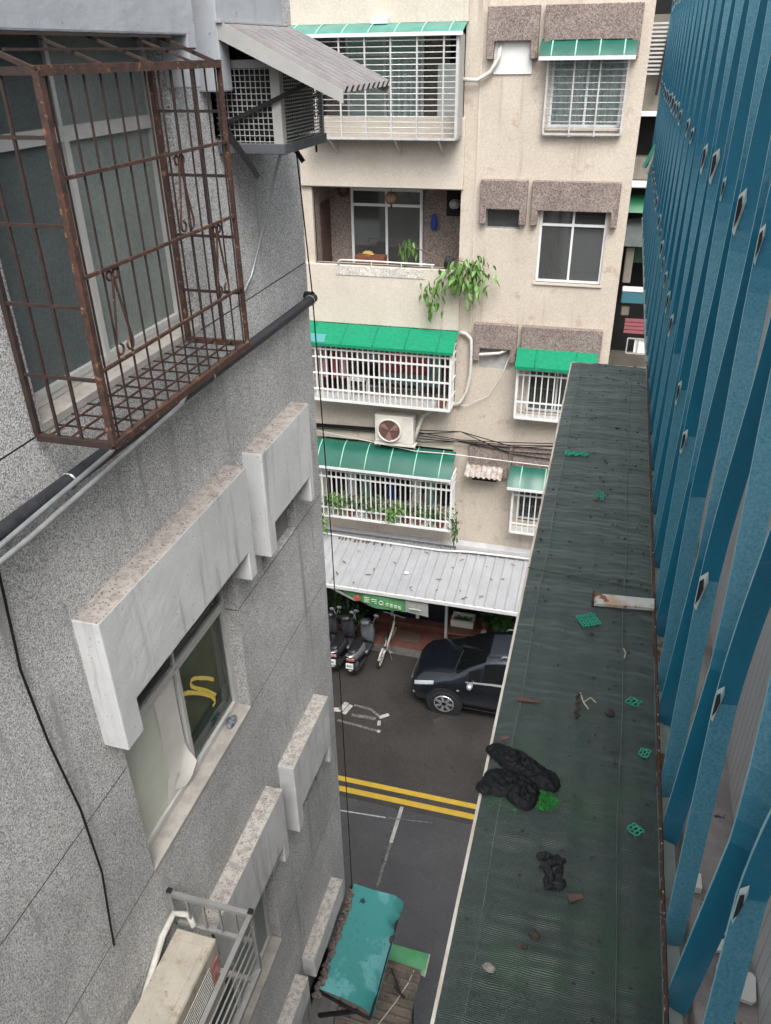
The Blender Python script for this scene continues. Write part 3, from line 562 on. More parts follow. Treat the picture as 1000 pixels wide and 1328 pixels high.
Hd = thing('rain_hood', (-2.12, 4.44, -0.2), 'grey corrugated plastic rain hood sloping over the caged air conditioner', 'rain hood')
xa, xb_, za, zb_ = -2.125, -1.45, 0.135, -0.185
nr = 9; ys0, ys1 = 4.44, 5.36
def hoodsurf(u, v):
    y = ys0+(ys1-ys0)*u; ph = (u*nr) % 1.0
    h = 0.034 if 0.16 < ph < 0.56 else 0.0
    h *= 1 if v > 0.10 else v*10
    x = xa+(xb_-xa)*v; z = za+(zb_-za)*v
    return (x+h*0.42, y, z+h*0.9)
q = MB(); q.grid(hoodsurf, nr*12, 12); q.build('sheet', mat('corrugated_hood_plastic', (0.25, 0.24, 0.245), (0.18, 0.17, 0.17), ns=7, nc=0.5, rough=0.6, speck=((0.25, 0.19, 0.17), 14, 0.58, 0.1)), Hd, solid=0.004)
for yy in (ys0-0.008, ys1+0.002):
    q = MB(); q.hexa([(xa, yy, za-0.07), (xa, yy+0.006, za-0.07), (xb_, yy+0.006, zb_-0.05), (xb_, yy, zb_-0.05), (xa, yy, za+0.02), (xa, yy+0.006, za+0.02), (xb_, yy+0.006, zb_+0.01), (xb_, yy, zb_+0.01)]); q.build('side_trim', acg, Hd)
q = MB(); q.box(xa-0.003, xa+0.03, ys0-0.02, ys1+0.05, za+0.004, za+0.012); q.build('wall_flange', acg, Hd)

# ------------------------------------------------------------------ lower air conditioner in steel cage
U2 = thing('air_conditioner', (-2.22, 1.8, -5.5), 'stained beige air conditioner outdoor unit standing in a steel rail cage', 'air conditioner')
q = MB(); q.box(-2.22, -1.935, 1.80, 2.64, -5.52, -4.975); q.build('casing', acb, U2, bevel=0.012, seg=2)
q = MB(); q.box(-2.215, -1.94, 1.81, 2.63, -4.9745, -4.966); q.box(-2.15, -1.985, 1.90, 2.56, -4.966, -4.961); q.build('lid', acb, U2, bevel=0.003)
q = MB(); q.quad((-1.932, 2.10, -5.38), (-1.932, 2.50, -5.38), (-1.932, 2.50, -5.07), (-1.932, 2.10, -5.07)); q.build('fan_opening', darkin, U2)
q = MB()
for i in range(11): q.beam((-1.928, 2.10, -5.37+0.03*i), (-1.928, 2.50, -5.37+0.03*i), 0.004, 0.006)
q.build('fan_grille', acw, U2)
q = MB(); q.box(-1.93, -1.925, 2.52, 2.60, -5.3, -5.1); q.build('badge', redlens, U2)
G2 = thing('steel_cage', (-2.25, 1.6, -5.3), 'bare steel rail cage fixed to the wall around the stained air conditioner', 'cage')
for (xx, yy) in ((-2.245, 2.68), (-1.68, 2.68), (-1.68, 1.95)): bar(G2, 'post', (xx, yy, -5.28 if xx > -2 else -4.99), (xx, yy, -4.655), 0.026, 0.026, alud)
for zz, w in ((-4.68, 0.03), (-4.975, 0.026)): bar(G2, 'end_rail', (-2.245, 2.68, zz), (-1.68, 2.68, zz), w, w, alud)
for i in range(1, 5): bar(G2, 'end_bar', (-2.245+0.113*i, 2.68, -4.975), (-2.245+0.113*i, 2.68, -4.68), 0.014, 0.014, alud)
bar(G2, 'front_rail', (-1.68, 1.2, -4.68), (-1.68, 2.68, -4.68), 0.032, 0.032, alud); bar(G2, 'front_rail', (-1.68, 1.2, -5.27), (-1.68, 2.68, -5.27), 0.032, 0.032, alud)
for zz in (-4.80, -4.90, -5.0, -5.1): bar(G2, 'front_rod', (-1.68, 1.2, zz), (-1.68, 2.68, zz), 0.012, 0.012, steelbar, True)
bar(G2, 'floor_rail', (-2.26, 2.60, -5.28), (-1.68, 2.60, -5.28), 0.03, 0.03, alud); bar(G2, 'floor_rail', (-2.26, 1.95, -5.55), (-1.68, 1.95, -5.28), 0.03, 0.03, alud)
for (xx, yy) in ((-2.245, 2.68), (-1.68, 2.68)):
    q = MB(); q.box(xx-0.016, xx+0.016, yy-0.016, yy+0.016, -4.655, -4.640); q.build('end_cap', blackm, G2)
q = MB(); q.beam((-1.99, 2.68, -4.98), (-1.99, 2.70, -5.28), 0.014, 0.014); q.build('stay', rust, G2)
pipe_thing('refrigerant_pipe', [(-2.1, 2.66, -4.95), (-2.16, 2.70, -4.90), (-2.24, 2.66, -4.86), (-2.25, 2.52, -4.90), (-2.24, 2.30, -5.02), (-2.24, 2.0, -5.22), (-2.24, 1.6, -5.5)], 0.022, pipew, 'white tape-wrapped pipe bending into the stained air conditioner', 'pipe')
tag(MB().blob((-2.0, 2.45, -5.22), 0.06, 0.05, 0.03, jit=0.4).build('rag', blackm), 'black rag lying inside the steel rail cage', 'rag')

# ------------------------------------------------------------------ low roofs in the alley
T = thing('awning', (-2.25, 4.7, -9.7), 'teal plastic sheet awning with creased corners below grey wall hoods', 'awning')
def tealf(u, v):
    x = -2.20+(0.62)*u; y = 4.65+1.36*v+u*(0.07+0.09*v)
    z = -9.22-0.30*u+0.006*math.sin(v*9)+0.010*math.sin(u*5+v*3)
    if u > 0.75:
        k = (u-0.75)/0.25
        for cv in (0.02, 0.97): z -= 0.05*k*k*math.exp(-((v-cv)/0.07)**2)
        z += 0.012*k*math.sin(v*46)*(math.exp(-((v-0.95)/0.14)**2)+math.exp(-((v-0.05)/0.12)**2)); z -= 0.07*k*k
        x -= 0.06*k*math.exp(-((v-0.76)/0.035)**2)
    return (x, y, z)
q = MB(); q.grid(tealf, 24, 48); q.build('sheet', teal, T, smooth=True)
q = MB(); q.beam((-1.6, 4.66, -9.58), (-1.6, 6.0, -9.58), 0.03, 0.03); q.beam((-2.25, 4.66, -9.28), (-1.6, 4.66, -9.58), 0.03, 0.03); q.beam((-2.25, 6.0, -9.28), (-1.6, 6.0, -9.58), 0.03, 0.03); q.build('frame', blackm, T)
q = MB(); q.beam((-2.25, 4.7, -9.9), (-1.75, 4.68, -9.52), 0.04, 0.04); q.build('brace', blackm, T)
q = MB()
for i in range(60):
    y = 4.55+1.35*i/60; q.blob((-2.19+rnd(-.03, .03), y, -9.20+rnd(-.01, .02)), rnd(.02, .045), rnd(.02, .05), rnd(.015, .03), 6, 4, 0.25)
rb_ = q.build('mortar_rubble', rubble, T); rb_['kind'] = 'stuff'
tag(MB().blob((-2.06, 5.86, -9.30), 0.05, 0.045, 0.018, jit=0.35).build('rag', mat('navy_rag', (0.02, 0.05, 0.09), rough=0.7)), 'navy rag lying on the teal awning at its street end', 'rag')
tag(MB().blob((-1.60, 5.62, -9.55), 0.035, 0.05, 0.03, jit=0.35).build('rag', mat('dark_grey_rag', (0.05, 0.055, 0.06), rough=0.8)), 'dark grey rag caught on the torn outer edge of the teal awning', 'rag')
tag(MB().blob((-1.95, 5.05, -9.36), 0.02, 0.028, 0.014, jit=0.35).build('pebble', darkbit), 'dark pebble on the middle of the teal awning', 'stone')
R2 = thing('corrugated_roof', (-2.2, 4.6, -11.1), 'low rusty corrugated roof below the teal awning in the alley', 'roof')
def corr(u, v):
    y = 4.3+(6.12-4.3)*v; x = -2.25+0.93*u; return (x, y, -10.85-0.10*u+0.026*math.sin(v*math.tau*15))
q = MB(); q.grid(corr, 6, 240); q.build('sheet', rustroof, R2, smooth=True)
q = MB(); q.beam((-2.2, 5.2, -10.86), (-1.35, 5.2, -10.93), 0.03, 0.03); q.box(-2.27, -1.42, 4.4, 6.0, -14.2, -10.99); q.build('shed_wall', plain, R2)
R3 = thing('roof_sheet', (-1.85, 6.1, -11.1), 'bright green translucent roof sheet beside the rusty corrugated roof', 'roof')
def grn(u, v): return (-1.86+0.58*u, 6.10+0.32*v, -11.02+0.05*math.sin(math.pi*v)-0.02*u)
q = MB(); q.grid(grn, 4, 10); q.build('sheet', greensh, R3, smooth=True)
bar(R3, 'rail', (-1.86, 6.20, -11.04), (-1.28, 6.20, -11.06), 0.02, 0.02, blackm); bar(R3, 'edge', (-1.275, 6.10, -11.05), (-1.275, 6.42, -11.05), 0.02, 0.03, netedge); bar(R3, 'leg', (-1.45, 6.14, -14.2), (-1.45, 6.14, -11.05), 0.03, 0.03, blackm); bar(R3, 'leg', (-1.84, 6.14, -14.2), (-1.84, 6.14, -11.04), 0.03, 0.03, blackm)
pipe_thing('cord', [(-1.42, 6.08, -10.93), (-1.45, 5.9, -10.92), (-1.55, 5.6, -10.90), (-1.72, 5.2, -10.88), (-1.9, 4.7, -10.86)], 0.007, wirew, 'white cord lying across the rusty corrugated roof', 'cord', 6)
q = MB(); q.beam((-1.72, 6.0, -10.89), (-1.52, 5.72, -10.89), 0.022, 0.022); q.beam((-1.62, 5.78, -10.88), (-1.45, 5.66, -10.88), 0.03, 0.02); tag(q.build('scrap_bar', blackm), 'short black scrap bar lying on the rusty corrugated roof', 'scrap')
# ------------------------------------------------------------------ beige building across the street
D, XR = 17.6, 0.22
B = thing('apartment_building', (-5.0, D, -14.2), 'beige tiled apartment block with caged balconies across the street', 'building')
ZB = [0.70, -2.32, -5.33, -8.31]
BX0, BX1 = -6.57, -3.22
holesB = []
for k, zc in enumerate(ZB):
    holesB += [(BX0, BX1, zc-1.88 if k < 2 else zc-2.0, zc-0.24), (-2.67, -1.94, zc-0.98 if k != 2 else zc-1.09, zc-0.58), (-1.53, -0.16, zc-2.05, zc-0.55)]
q = MB(); wall_cells(q, 'y', D, -13, XR, -14.2, 2.2, holesB, 0.16)
q.quad((XR, D, -14.2), (XR, D+9, -14.2), (XR, D+9, 2.2), (XR, D, 2.2)); q.quad((-13, D, 2.2), (XR, D, 2.2), (XR, D+9, 2.2), (-13, D+9, 2.2)); q.build('wall', beige, B)
q = MB(); q.box(-13, XR-0.02, D+2.2, D+9, -14.2, 2.15); q.build('core', plain, B)
# pale pilaster line and parapets standing proud of the wall
for k, zc in enumerate(ZB):
    zp = zc-1.88 if k < 2 else zc-2.02
    q = MB(); q.box(BX0-0.23, BX1+0.05, D-0.09, D+0.10, zc-3.0-0.235, zp); q.build('parapet', beige2 if k < 2 else beige, B, bevel=0.01)
q = MB(); q.box(BX0-0.23, BX1+0.05, D-0.09, D+0.10, ZB[0]-0.235, 2.2); q.build('parapet', beige2, B, bevel=0.01)
q = MB(); q.box(BX1+0.30, BX1+0.335, D-0.02, D+0.005, -5.6, 1.5); q.build('downpipe_casing', beige2, B)
def hoodB(x0, x1, zt, drop=0.57, leg=0.87, lw=0.14):
    y1, y0 = D+0.01, D-0.15
    pts = [(x0, y0, zt), (x1, y0, zt), (x1, y0, zt-leg), (x1-lw, y0, zt-leg), (x1-lw, y0, zt-drop), (x0+lw, y0, zt-drop), (x0+lw, y0, zt-leg), (x0, y0, zt-leg)]
    q = MB(); n = 8; q.add(pts+[(p[0], y1, p[2]) for p in pts], [tuple(range(n)), tuple(range(2*n-1, n-1, -1))]+[(i, n+i, n+(i+1) % n, (i+1) % n) for i in range(n)])
    return q.build('hood', brownp, B, bevel=0.012)
for k, zc in enumerate(ZB):
    hoodB(-2.79, -1.82, zc); hoodB(-1.72, 0.03, zc)
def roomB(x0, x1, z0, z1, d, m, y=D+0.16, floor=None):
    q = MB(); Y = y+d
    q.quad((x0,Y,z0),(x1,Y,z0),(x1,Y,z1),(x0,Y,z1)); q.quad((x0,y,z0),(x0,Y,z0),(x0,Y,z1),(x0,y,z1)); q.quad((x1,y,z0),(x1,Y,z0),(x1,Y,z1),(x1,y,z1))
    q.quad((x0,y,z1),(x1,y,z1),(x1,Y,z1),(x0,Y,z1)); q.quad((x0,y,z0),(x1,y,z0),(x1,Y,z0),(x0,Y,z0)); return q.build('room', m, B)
def frameB(x0, x1, z0, z1, y, m, xm=None, zt=None, w=0.05, d=0.05, pm=None, name='window'):
    q = MB(); q.box(x0, x1, y, y+d, z0, z0+w); q.box(x0, x1, y, y+d, z1-w, z1); q.box(x0, x0+w, y, y+d, z0+w, z1-w); q.box(x1-w, x1, y, y+d, z0+w, z1-w)
    if zt: q.box(x0+w, x1-w, y-0.005, y+d-0.003, zt-w/2, zt+w/2)
    if xm: q.box(xm-w*0.45, xm+w*0.45, y+0.004, y+d-0.008, z0+w, z1-w)
    f = q.build(name, m, B)
    xs = [x0+w, xm-w*.45, xm+w*.45, x1-w] if xm else [x0+w, x1-w]; zs = [z0+w, zt-w/2, zt+w/2, z1-w] if zt else [z0+w, z1-w]
    for i in range(0, len(xs), 2):
        for j in range(0, len(zs), 2):
            p = MB(); p.quad((xs[i], y+d*.5, zs[j]), (xs[i+1], y+d*.5, zs[j]), (xs[i+1], y+d*.5, zs[j+1]), (xs[i], y+d*.5, zs[j+1])); p.build('pane', pm or glsd, f)
    return f
def curtainB(x0, x1, z0, z1, y, m, n=9):
    q = MB(); q.grid(lambda u, v: (x0+(x1-x0)*u, y+0.03*math.sin(u*n*math.tau+0.6*math.sin(u*17)), z0+(z1-z0)*v), n*8, 2); return q.build('curtain', m, B, smooth=True)
for k, zc in enumerate(ZB):
    z0, z1 = zc-2.05, zc-0.55
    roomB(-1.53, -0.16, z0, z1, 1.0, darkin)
    frameB(-1.53, -0.16, z0, z1, D+0.05, whitec, -0.845, zc-0.87 if k != 0 else None, pm=gls if k == 0 else glsd)
    q = MB(); q.box(-1.57, -0.12, D-0.04, D+0.05, z0-0.05, z0); q.build('sill', beige2 if k < 2 else beige, B)
    if k == 0: curtainB(-1.48, -0.20, z0, z1, D+0.145, curtain)
    if k in (1,): 
        curtainB(-1.48, -1.15, z0, zc-0.9, D+0.30, curtain2, 3)
    zb2 = zc-0.98 if k != 2 else zc-1.09
    if k == 0:
        q = MB(); q.box(-2.66, -1.92, D-0.03, D+0.02, zc-1.12, zc-0.54); q.build('white_panel', whitep, B)
    elif k == 2:
        q = MB(); q.box(-2.67, -1.94, D+0.02, D+0.04, zb2, zc-0.58); q.build('cement_patch', mat('pale_cement', (0.42, 0.41, 0.39), (0.30, 0.29, 0.28), ns=7, nc=0.5, rough=0.8), B)
    else:
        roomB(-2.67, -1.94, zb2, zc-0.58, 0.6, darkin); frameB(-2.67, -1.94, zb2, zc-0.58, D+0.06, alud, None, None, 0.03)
    # balconies
    zt, zp = zc-0.24, zc-2.3
    q = MB(); Y = D+1.15
    q.quad((BX0,Y,zp),(BX1,Y,zp),(BX1,Y,zt),(BX0,Y,zt)); q.quad((BX1,D+0.1,zp),(BX1,Y,zp),(BX1,Y,zt),(BX1,D+0.1,zt)); q.quad((BX0,D+0.1,zp),(BX0,Y,zp),(BX0,Y,zt),(BX0,D+0.1,zt)); q.build('balcony_wall', brownp, B)
    q = MB(); q.quad((BX0,D+0.1,zt),(BX1,D+0.1,zt),(BX1,Y,zt),(BX0,Y,zt)); q.build('balcony_ceiling', beige2, B); q = MB(); q.quad((BX0,D+0.05,zp),(BX1,D+0.05,zp),(BX1,Y,zp),(BX0,Y,zp)); q.build('balcony_slab', beige2, B)
    frameB(-6.02, -4.30, zp+0.05, zt-0.16, D+1.08, whitec, -5.16, zt-0.52, 0.06, 0.06, pm=glsd if k != 0 else gls, name='sliding_door')
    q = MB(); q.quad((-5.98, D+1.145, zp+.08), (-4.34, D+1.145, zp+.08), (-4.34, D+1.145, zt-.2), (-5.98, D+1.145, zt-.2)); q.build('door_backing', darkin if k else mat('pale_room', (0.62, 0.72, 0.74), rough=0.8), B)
    if k == 0: curtainB(-5.1, -4.4, zp+0.1, zt-0.55, D+1.14-0.03, curtain, 5)
    q = MB(); q.box(BX0+0.01, BX0+0.04, D+0.45, D+1.05, zp, zt-0.42); q.build('side_door', brownd, B)
    q = MB(); q.quad((-3.75, D+1.14, zt-0.72), (-3.30, D+1.14, zt-0.72), (-3.30, D+1.14, zt-0.08), (-3.75, D+1.14, zt-0.08)); q.build('vent_opening', darkin, B)

# ------------------------------------------------------------------ fifth-floor cage and awnings
def awning(name, x0, x1, yw, zw, yf, zf, m, label, nrib, ribm=None, sag=0.0, lip=0.06, group=None):
    t = thing(name, ((x0+x1)/2, yf, zf), label, 'awning', group)
    q = MB(); q.grid(lambda u, v: (x0+(x1-x0)*u, yw+(yf-yw)*v, zw+(zf-zw)*(v**1.6)+sag*math.sin(math.pi*v)+0.004*math.sin(u*23)), 20, 8); q.build('sheet', m, t, smooth=True)
    q = MB(); q.box(x0, x1, yf-0.02, yf, zf-lip, zf+0.005); q.build('front_edge', whitec if ribm else m, t)
    for i in range(nrib):
        xx = x0+(x1-x0)*(i+0.5)/nrib; q = MB()
        q.tube([(xx, yw+(yf-yw)*v-0.002, zw+(zf-zw)*(v**1.6)+sag*math.sin(math.pi*v)+0.008) for v in [j/8 for j in range(9)]], 0.014, 5); q.build('rib', ribm or m, t, smooth=True)
    return t
def cage(x0, x1, yf, yb, z0, z1, rails, nbar, m, label, bw=0.035, horiz=False, group=None, door=None):
    t = thing('window_cage', (x0, yf, z0), label, 'cage', group)
    for xx in (x0, x1):
        bar(t, 'corner_post', (xx, yf, z0), (xx, yf, z1), bw*1.5, bw*1.5, m)
        for zz in [z0, z1]+rails: bar(t, 'side_rail', (xx, yf, zz), (xx, yb, zz), bw, bw, m)
        for i in (1, 2, 3): bar(t, 'side_bar', (xx, yf+(yb-yf)*i/4, z0), (xx, yf+(yb-yf)*i/4, z1), bw*.8, bw*.8, m)
    for zz in (z0, z1): bar(t, 'rail', (x0, yf, zz), (x1, yf, zz), bw*1.3, bw*1.4, m)
    if horiz:
        for i in range(1, nbar): bar(t, 'bar', (x0, yf-0.012, z0+(z1-z0)*i/nbar), (x1, yf-0.012, z0+(z1-z0)*i/nbar), bw*.62, bw*.62, m, True)
        for xx in rails: pass
    else:
        for zz in rails: bar(t, 'rail', (x0, yf-0.004, zz), (x1, yf-0.004, zz), bw, bw, m)
        for i in range(1, nbar): bar(t, 'bar', (x0+(x1-x0)*i/nbar, yf, z0), (x0+(x1-x0)*i/nbar, yf, z1), bw*.9, bw*.8, m)
    q = MB(); q.box(x0, x1, yf+0.01, yb, z0-0.035, z0-0.02); q.build('floor_plate', m, t)
    return t
c5 = cage(-6.4, -3.26, 17.0, 17.5, -1.53, 0.27, [], 18, steelbar, 'steel balcony cage of close horizontal bars on the top beige storey', 0.032, True)
for i in range(6): bar(c5, 'upright', (-6.4+0.523*(i+0.5), 16.995, -1.53), (-6.4+0.523*(i+0.5), 16.995, 0.27), 0.045, 0.03, steelbar)
q = MB(); q.box(-3.30, -3.22, 17.02, 17.5, -1.5, 0.26); q.build('side_panel', acg, c5)
for xx in (-5.9, -4.5, -3.6): q = MB(); q.beam((xx, 17.0, -1.55), (xx, 17.5, -1.85), 0.03, 0.03); q.beam((xx, 17.49, -1.9), (xx, 17.49, -1.55), 0.03, 0.02); q.build('bracket', steelbar, c5)
awning('awning', -6.85, -3.16, 17.5, 0.47, 16.93, 0.30, greenlt, 'pale green translucent awning over the steel bar balcony cage, top beige storey', 7, greenrib)
tag(MB().box(-5.05, -4.72, 17.30, 17.50, 0.46, 0.56).build('vent_box', whitep), 'small white box on the wall above the pale green balcony awning', 'box')
tag(MB().box(-3.85, -3.35, 18.0, 18.4, -1.18, -0.25).build('cabinet', whitep), 'white cabinet behind the steel bar balcony cage', 'cabinet')
w5 = cage(-1.60, -0.12, 17.48, 17.58, -1.46, -0.13, [], 12, steelbar, 'steel bar cage over the curtained top-storey window', 0.026, True)
for xx in (-1.10, -0.62): bar(w5, 'upright', (xx, 17.455, -1.50), (xx, 17.455, -0.13), 0.04, 0.03, steelbar)
awning('awning', -1.76, -0.01, 17.56, 0.16, 17.22, -0.13, greenpc, 'short green window awning over the curtained top-storey window', 4, greenrib)
# fourth-floor balcony things
lt = thing('lantern', (-4.83, 17.9, -2.95), 'round brown paper lantern hanging in the open balcony', 'lantern')
q = MB(); q.blob((-4.83, 17.9, -2.80), 0.15, 0.15, 0.13, 12, 8, 0.04); q.build('shade', lantern, lt, smooth=True)
q = MB(); q.tube([(-4.83, 17.9, -2.95), (-4.83, 17.9, -2.56)], 0.008, 5); q.tube([(-4.83, 17.9, -2.92), (-4.83, 17.9, -3.02)], 0.02, 5); q.build('cord', wirem, lt)
wr = thing('handrail', (-5.9, 17.50, -4.2), 'white tube handrail along the open balcony parapet', 'handrail')
q = MB(); q.tube([(-5.98, 17.50, -4.20), (-5.97, 17.50, -4.11), (-5.90, 17.50, -4.085), (-5.2, 17.50, -4.085), (-3.75, 17.50, -4.10)], 0.018, 8); q.build('tube', whitep, wr, smooth=True)
for xx in (-5.2, -4.5, -3.8): q = MB(); q.tube([(xx, 17.50, -4.22), (xx, 17.50, -4.09)], 0.012, 6); q.build('post', whitep, wr)
q = MB(); q.box(-6.05, -3.95, D-0.105, D-0.092, -4.42, -4.215); tag(q.build('mesh_panel', mat('white_plastic_mesh', (0.60, 0.57, 0.52), (0.48, 0.45, 0.41), ns=9, rough=0.6, cells=(45, 0.3))), 'white plastic mesh strip along the outside of the open balcony parapet', 'mesh')
tag(MB().blob((-4.02, 18.65, -3.42), 0.09, 0.06, 0.17, jit=0.2).build('cloth', bluecl), 'blue cloth hanging on the back wall of the open balcony', 'cloth')
q = MB(); q.box(-5.75, -5.05, 18.0, 18.3, -4.60, -4.10); tag(q.build('cabinet', mat('orange_brown_cabinet', (0.20, 0.075, 0.04), (0.15, 0.05, 0.03), ns=6, rough=0.6)), 'orange brown cabinet standing on the open balcony', 'cabinet')
tag(MB().blob((-5.45, 18.1, -4.06), 0.14, 0.1, 0.06, jit=0.25).build('bundle', mat('yellow_bundle', (0.45, 0.30, 0.10), (0.36, 0.22, 0.08), ns=14, rough=0.8)), 'yellowish bundle on top of the orange brown cabinet', 'bundle')
q = MB(); q.blob((-3.52, 18.5, -2.98), 0.13, 0.1, 0.10); tag(q.build('spot_lamp', acg), 'grey outdoor lamp fixed at the back of the open balcony', 'lamp')
q = MB(); q.ring((-6.2, 18.7, -2.78), (0, 1, 0), 0.12, 0.035, 16, 6); tag(q.build('wreath', brownd), 'dark ring wreath on the back wall of the open balcony', 'wreath')
tag(MB().blob((-3.45, 17.62, -4.07), 0.13, 0.10, 0.14, jit=0.2).build('pot', blackm), 'black plant pot on the open balcony parapet', 'pot')
# the drooping plant: each large leaf its own part
PL = thing('plant', (-3.3, 17.5, -4.2), 'drooping leafy green plant hanging over the open balcony parapet', 'plant')
LM = [leaf_mesh('leaf', 0.25, 0.085, leafl, 0.5), leaf_mesh('leaf', 0.22, 0.078, mat('fresh_leaf_green', (0.16, 0.31, 0.085), (0.20, 0.36, 0.12), ns=9, nc=.4, rough=.4, trans=.3), 0.35)]
rg = random.Random(3)
def twig(pts, r=0.012): q = MB(); q.tube(pts, r, 5); q.build('stem', stemm, PL)
heads = [(-2.78, 17.25, -3.98, 40), (-3.0, 17.25, -4.08, 38), (-3.28, 17.25, -4.20, 36), (-2.70, 17.28, -4.28, 32), (-2.90, 17.22, -4.40, 28), (-3.15, 17.22, -4.36, 20), (-3.60, 17.25, -4.45, 22), (-3.80, 17.3, -4.62, 18), (-3.70, 17.25, -4.85, 10), (-4.30, 17.5, -3.72, 20), (-2.8, 17.25, -4.62, 14)]
twig([(-3.45, 17.6, -4.05), (-3.2, 17.4, -3.95), (-2.75, 17.25, -4.02)]); twig([(-3.45, 17.6, -4.05), (-3.4, 17.35, -4.05), (-3.62, 17.25, -4.5), (-3.8, 17.25, -5.1)]); twig([(-3.45, 17.6, -4.05), (-3.9, 17.55, -3.85), (-4.3, 17.5, -3.72)]); twig([(-3.45, 17.6, -4.05), (-3.5, 17.55, -3.7)], 0.006)
for hx, hy, hz, n in heads:
    for i in range(n):
        o = bpy.data.objects.new('leaf', LM[0 if rg.random() < 0.6 else 1]); COL.objects.link(o); o.parent = PL
        o.location = Vector((hx+rg.gauss(0, .12), hy+rg.gauss(0, .07), hz+rg.gauss(0, .10)))-ORG[PL.name]
        o.rotation_euler = (rg.uniform(-.5, .5), rg.uniform(0.35, 1.25), rg.uniform(0, math.tau)); s = rg.uniform(.55, 1.0); o.scale = (s, s, s)
for i in range(16):
    o = bpy.data.objects.new('leaf', LM[0]); COL.objects.link(o); o.parent = PL; o.location = Vector((-3.78+rg.gauss(0, .03), 17.25, -4.85-0.022*i))-ORG[PL.name]
    o.rotation_euler = (0, rg.uniform(1.0, 1.4), rg.choice((0.3, 2.8, 5.5))); o.scale = (.6, .6, .6)
# third-floor balcony
cage(-6.72, -3.21, 16.95, 17.5, -7.30, -5.84, [-6.02, -6.22, -6.62, -7.02], 27, whitep, 'white enamel balcony cage of upright bars under the bright green matting awning', 0.036)
awning('awning', -6.92, -3.15, 17.5, -5.56, 16.86, -5.86, greenmat, 'bright green matting awning over a white balcony cage', 5)
tag(MB().quad((-6.9, 16.87, -5.83), (-6.2, 16.87, -5.84), (-6.2, 17.05, -5.70), (-6.9, 17.05, -5.69)).build('awning_patch', mat('teal_patch', (0.05, 0.24, 0.24), rough=0.4)), 'teal plastic patch on the corner of the bright green matting awning', 'patch')
q = MB(); q.box(-5.2, -4.0, 18.2, 18.25, -6.95, -6.15); tag(q.build('hanging_cloth', redcl), 'dark red patterned cloth hung inside the white balcony cage', 'cloth')
q = MB(); q.box(-5.3, -3.7, 18.35, 18.4, -7.3, -6.4); tag(q.build('board', tealcl), 'pale teal board standing behind the red patterned cloth', 'board')
q = MB(); q.box(-5.75, -5.35, 17.2, 17.55, -6.86, -6.80)
for xx in (-5.73, -5.38):
    for yy in (17.22, 17.52): q.box(xx-.02, xx+.02, yy-.02, yy+.02, -7.3, -6.86)
tag(q.build('stool', whitep), 'white stool inside the white balcony cage under the matting awning', 'stool')
for i, (xx, m, l) in enumerate(((-6.45, pinkcl, 'pink garment hanging at the end of the white balcony cage'), (-6.22, redcl, 'dark red garment hanging beside the pink one in the white cage'), (-6.0, pinkcl, 'faded rose garment hanging next to the dark red one'))):
    q = MB(); q.grid(lambda u, v: (xx+0.16*u, 17.3+0.03*math.sin(u*9), -6.1-0.75*v), 8, 4); tag(q.build('garment', m), l, 'garment')
tag(MB().box(-3.55, -3.35, 17.1, 17.3, -7.3, -7.12).build('pot', terra), 'terracotta pot at the corner of the white balcony cage', 'pot')
w3 = cage(-1.72, -0.05, 17.22, 17.56, -7.42, -6.12, [-6.24, -6.36, -7.02], 12, whitep, 'white enamel window cage under the short bright green matting awning', 0.034)
awning('awning', -1.78, -0.02, 17.56, -5.80, 17.05, -6.12, greenmat, 'short bright green matting awning over the white window cage', 2)
# second-floor balcony
cage(-6.62, -3.10, 16.95, 17.5, -10.58, -9.06, [-9.22, -9.40, -10.32], 27, whitep, 'white enamel balcony cage full of potted plants above the tin roof', 0.036)
awning('awning', -6.88, -3.10, 17.5, -8.60, 16.80, -9.04, greenpc, 'dark green ribbed polycarbonate awning over the plant-filled balcony cage', 6, greenrib, 0.06)
cage(-1.62, -0.05, 17.20, 17.56, -10.52, -9.16, [-9.30, -9.44, -10.25], 11, whitep, 'white enamel window cage under the glossy green polycarbonate awning', 0.034)
awning('awning', -1.75, -0.02, 17.56, -8.76, 17.0, -9.16, greenpc, 'glossy green polycarbonate awning over the lowest window cage', 3, greenrib)
for i in range(11):
    xx = -6.4+0.30*i; z = -10.58
    p = thing('potted_plant', (xx, 17.12, z), 'bright leafy pot plant pressing through the white bars above the tin roof' if i in (1, 6) else 'dull green plant in a terracotta pot on the floor of the plant-filled cage' if i % 3 else 'dull green plant in a white pot on the floor of the plant-filled cage', 'plant', 'potted plants in the lower balcony cage')
    q = MB(); q.tube([(xx, 17.12, z), (xx, 17.12, z+0.2)], [0.09, 0.12], 10); q.build('pot', terra if i % 3 else whitep, p)
    big = i in (1, 6)
    foliage(p, 'crown', (xx, 17.08 if not big else 16.98, z+0.42), (0.16, 0.14, 0.20) if not big else (0.24, 0.18, 0.28), 90 if not big else 150, 0.13, leafl if big else leafm, seed=i)
for (xx, zz, h, s) in ((-6.55, -10.75, 0.35, 40), (-2.98, -10.45, 0.55, 41)):
    v = thing('vine', (xx, 16.95, zz-h/2), 'trailing green vine at the foot of the plant-filled balcony cage' if xx < -5 else 'trailing green vine hanging off the corner of the plant-filled balcony cage', 'vine')
    foliage(v, 'crown', (xx, 16.95, zz), (0.10, 0.08, h), 110, 0.11, leafl if xx < -5 else leafm, seed=s); q = MB(); q.tube([(xx, 16.97, zz+h), (xx+.04, 16.95, zz), (xx-.03, 16.95, zz-h)], 0.008, 5); q.build('stem', stemm, v)
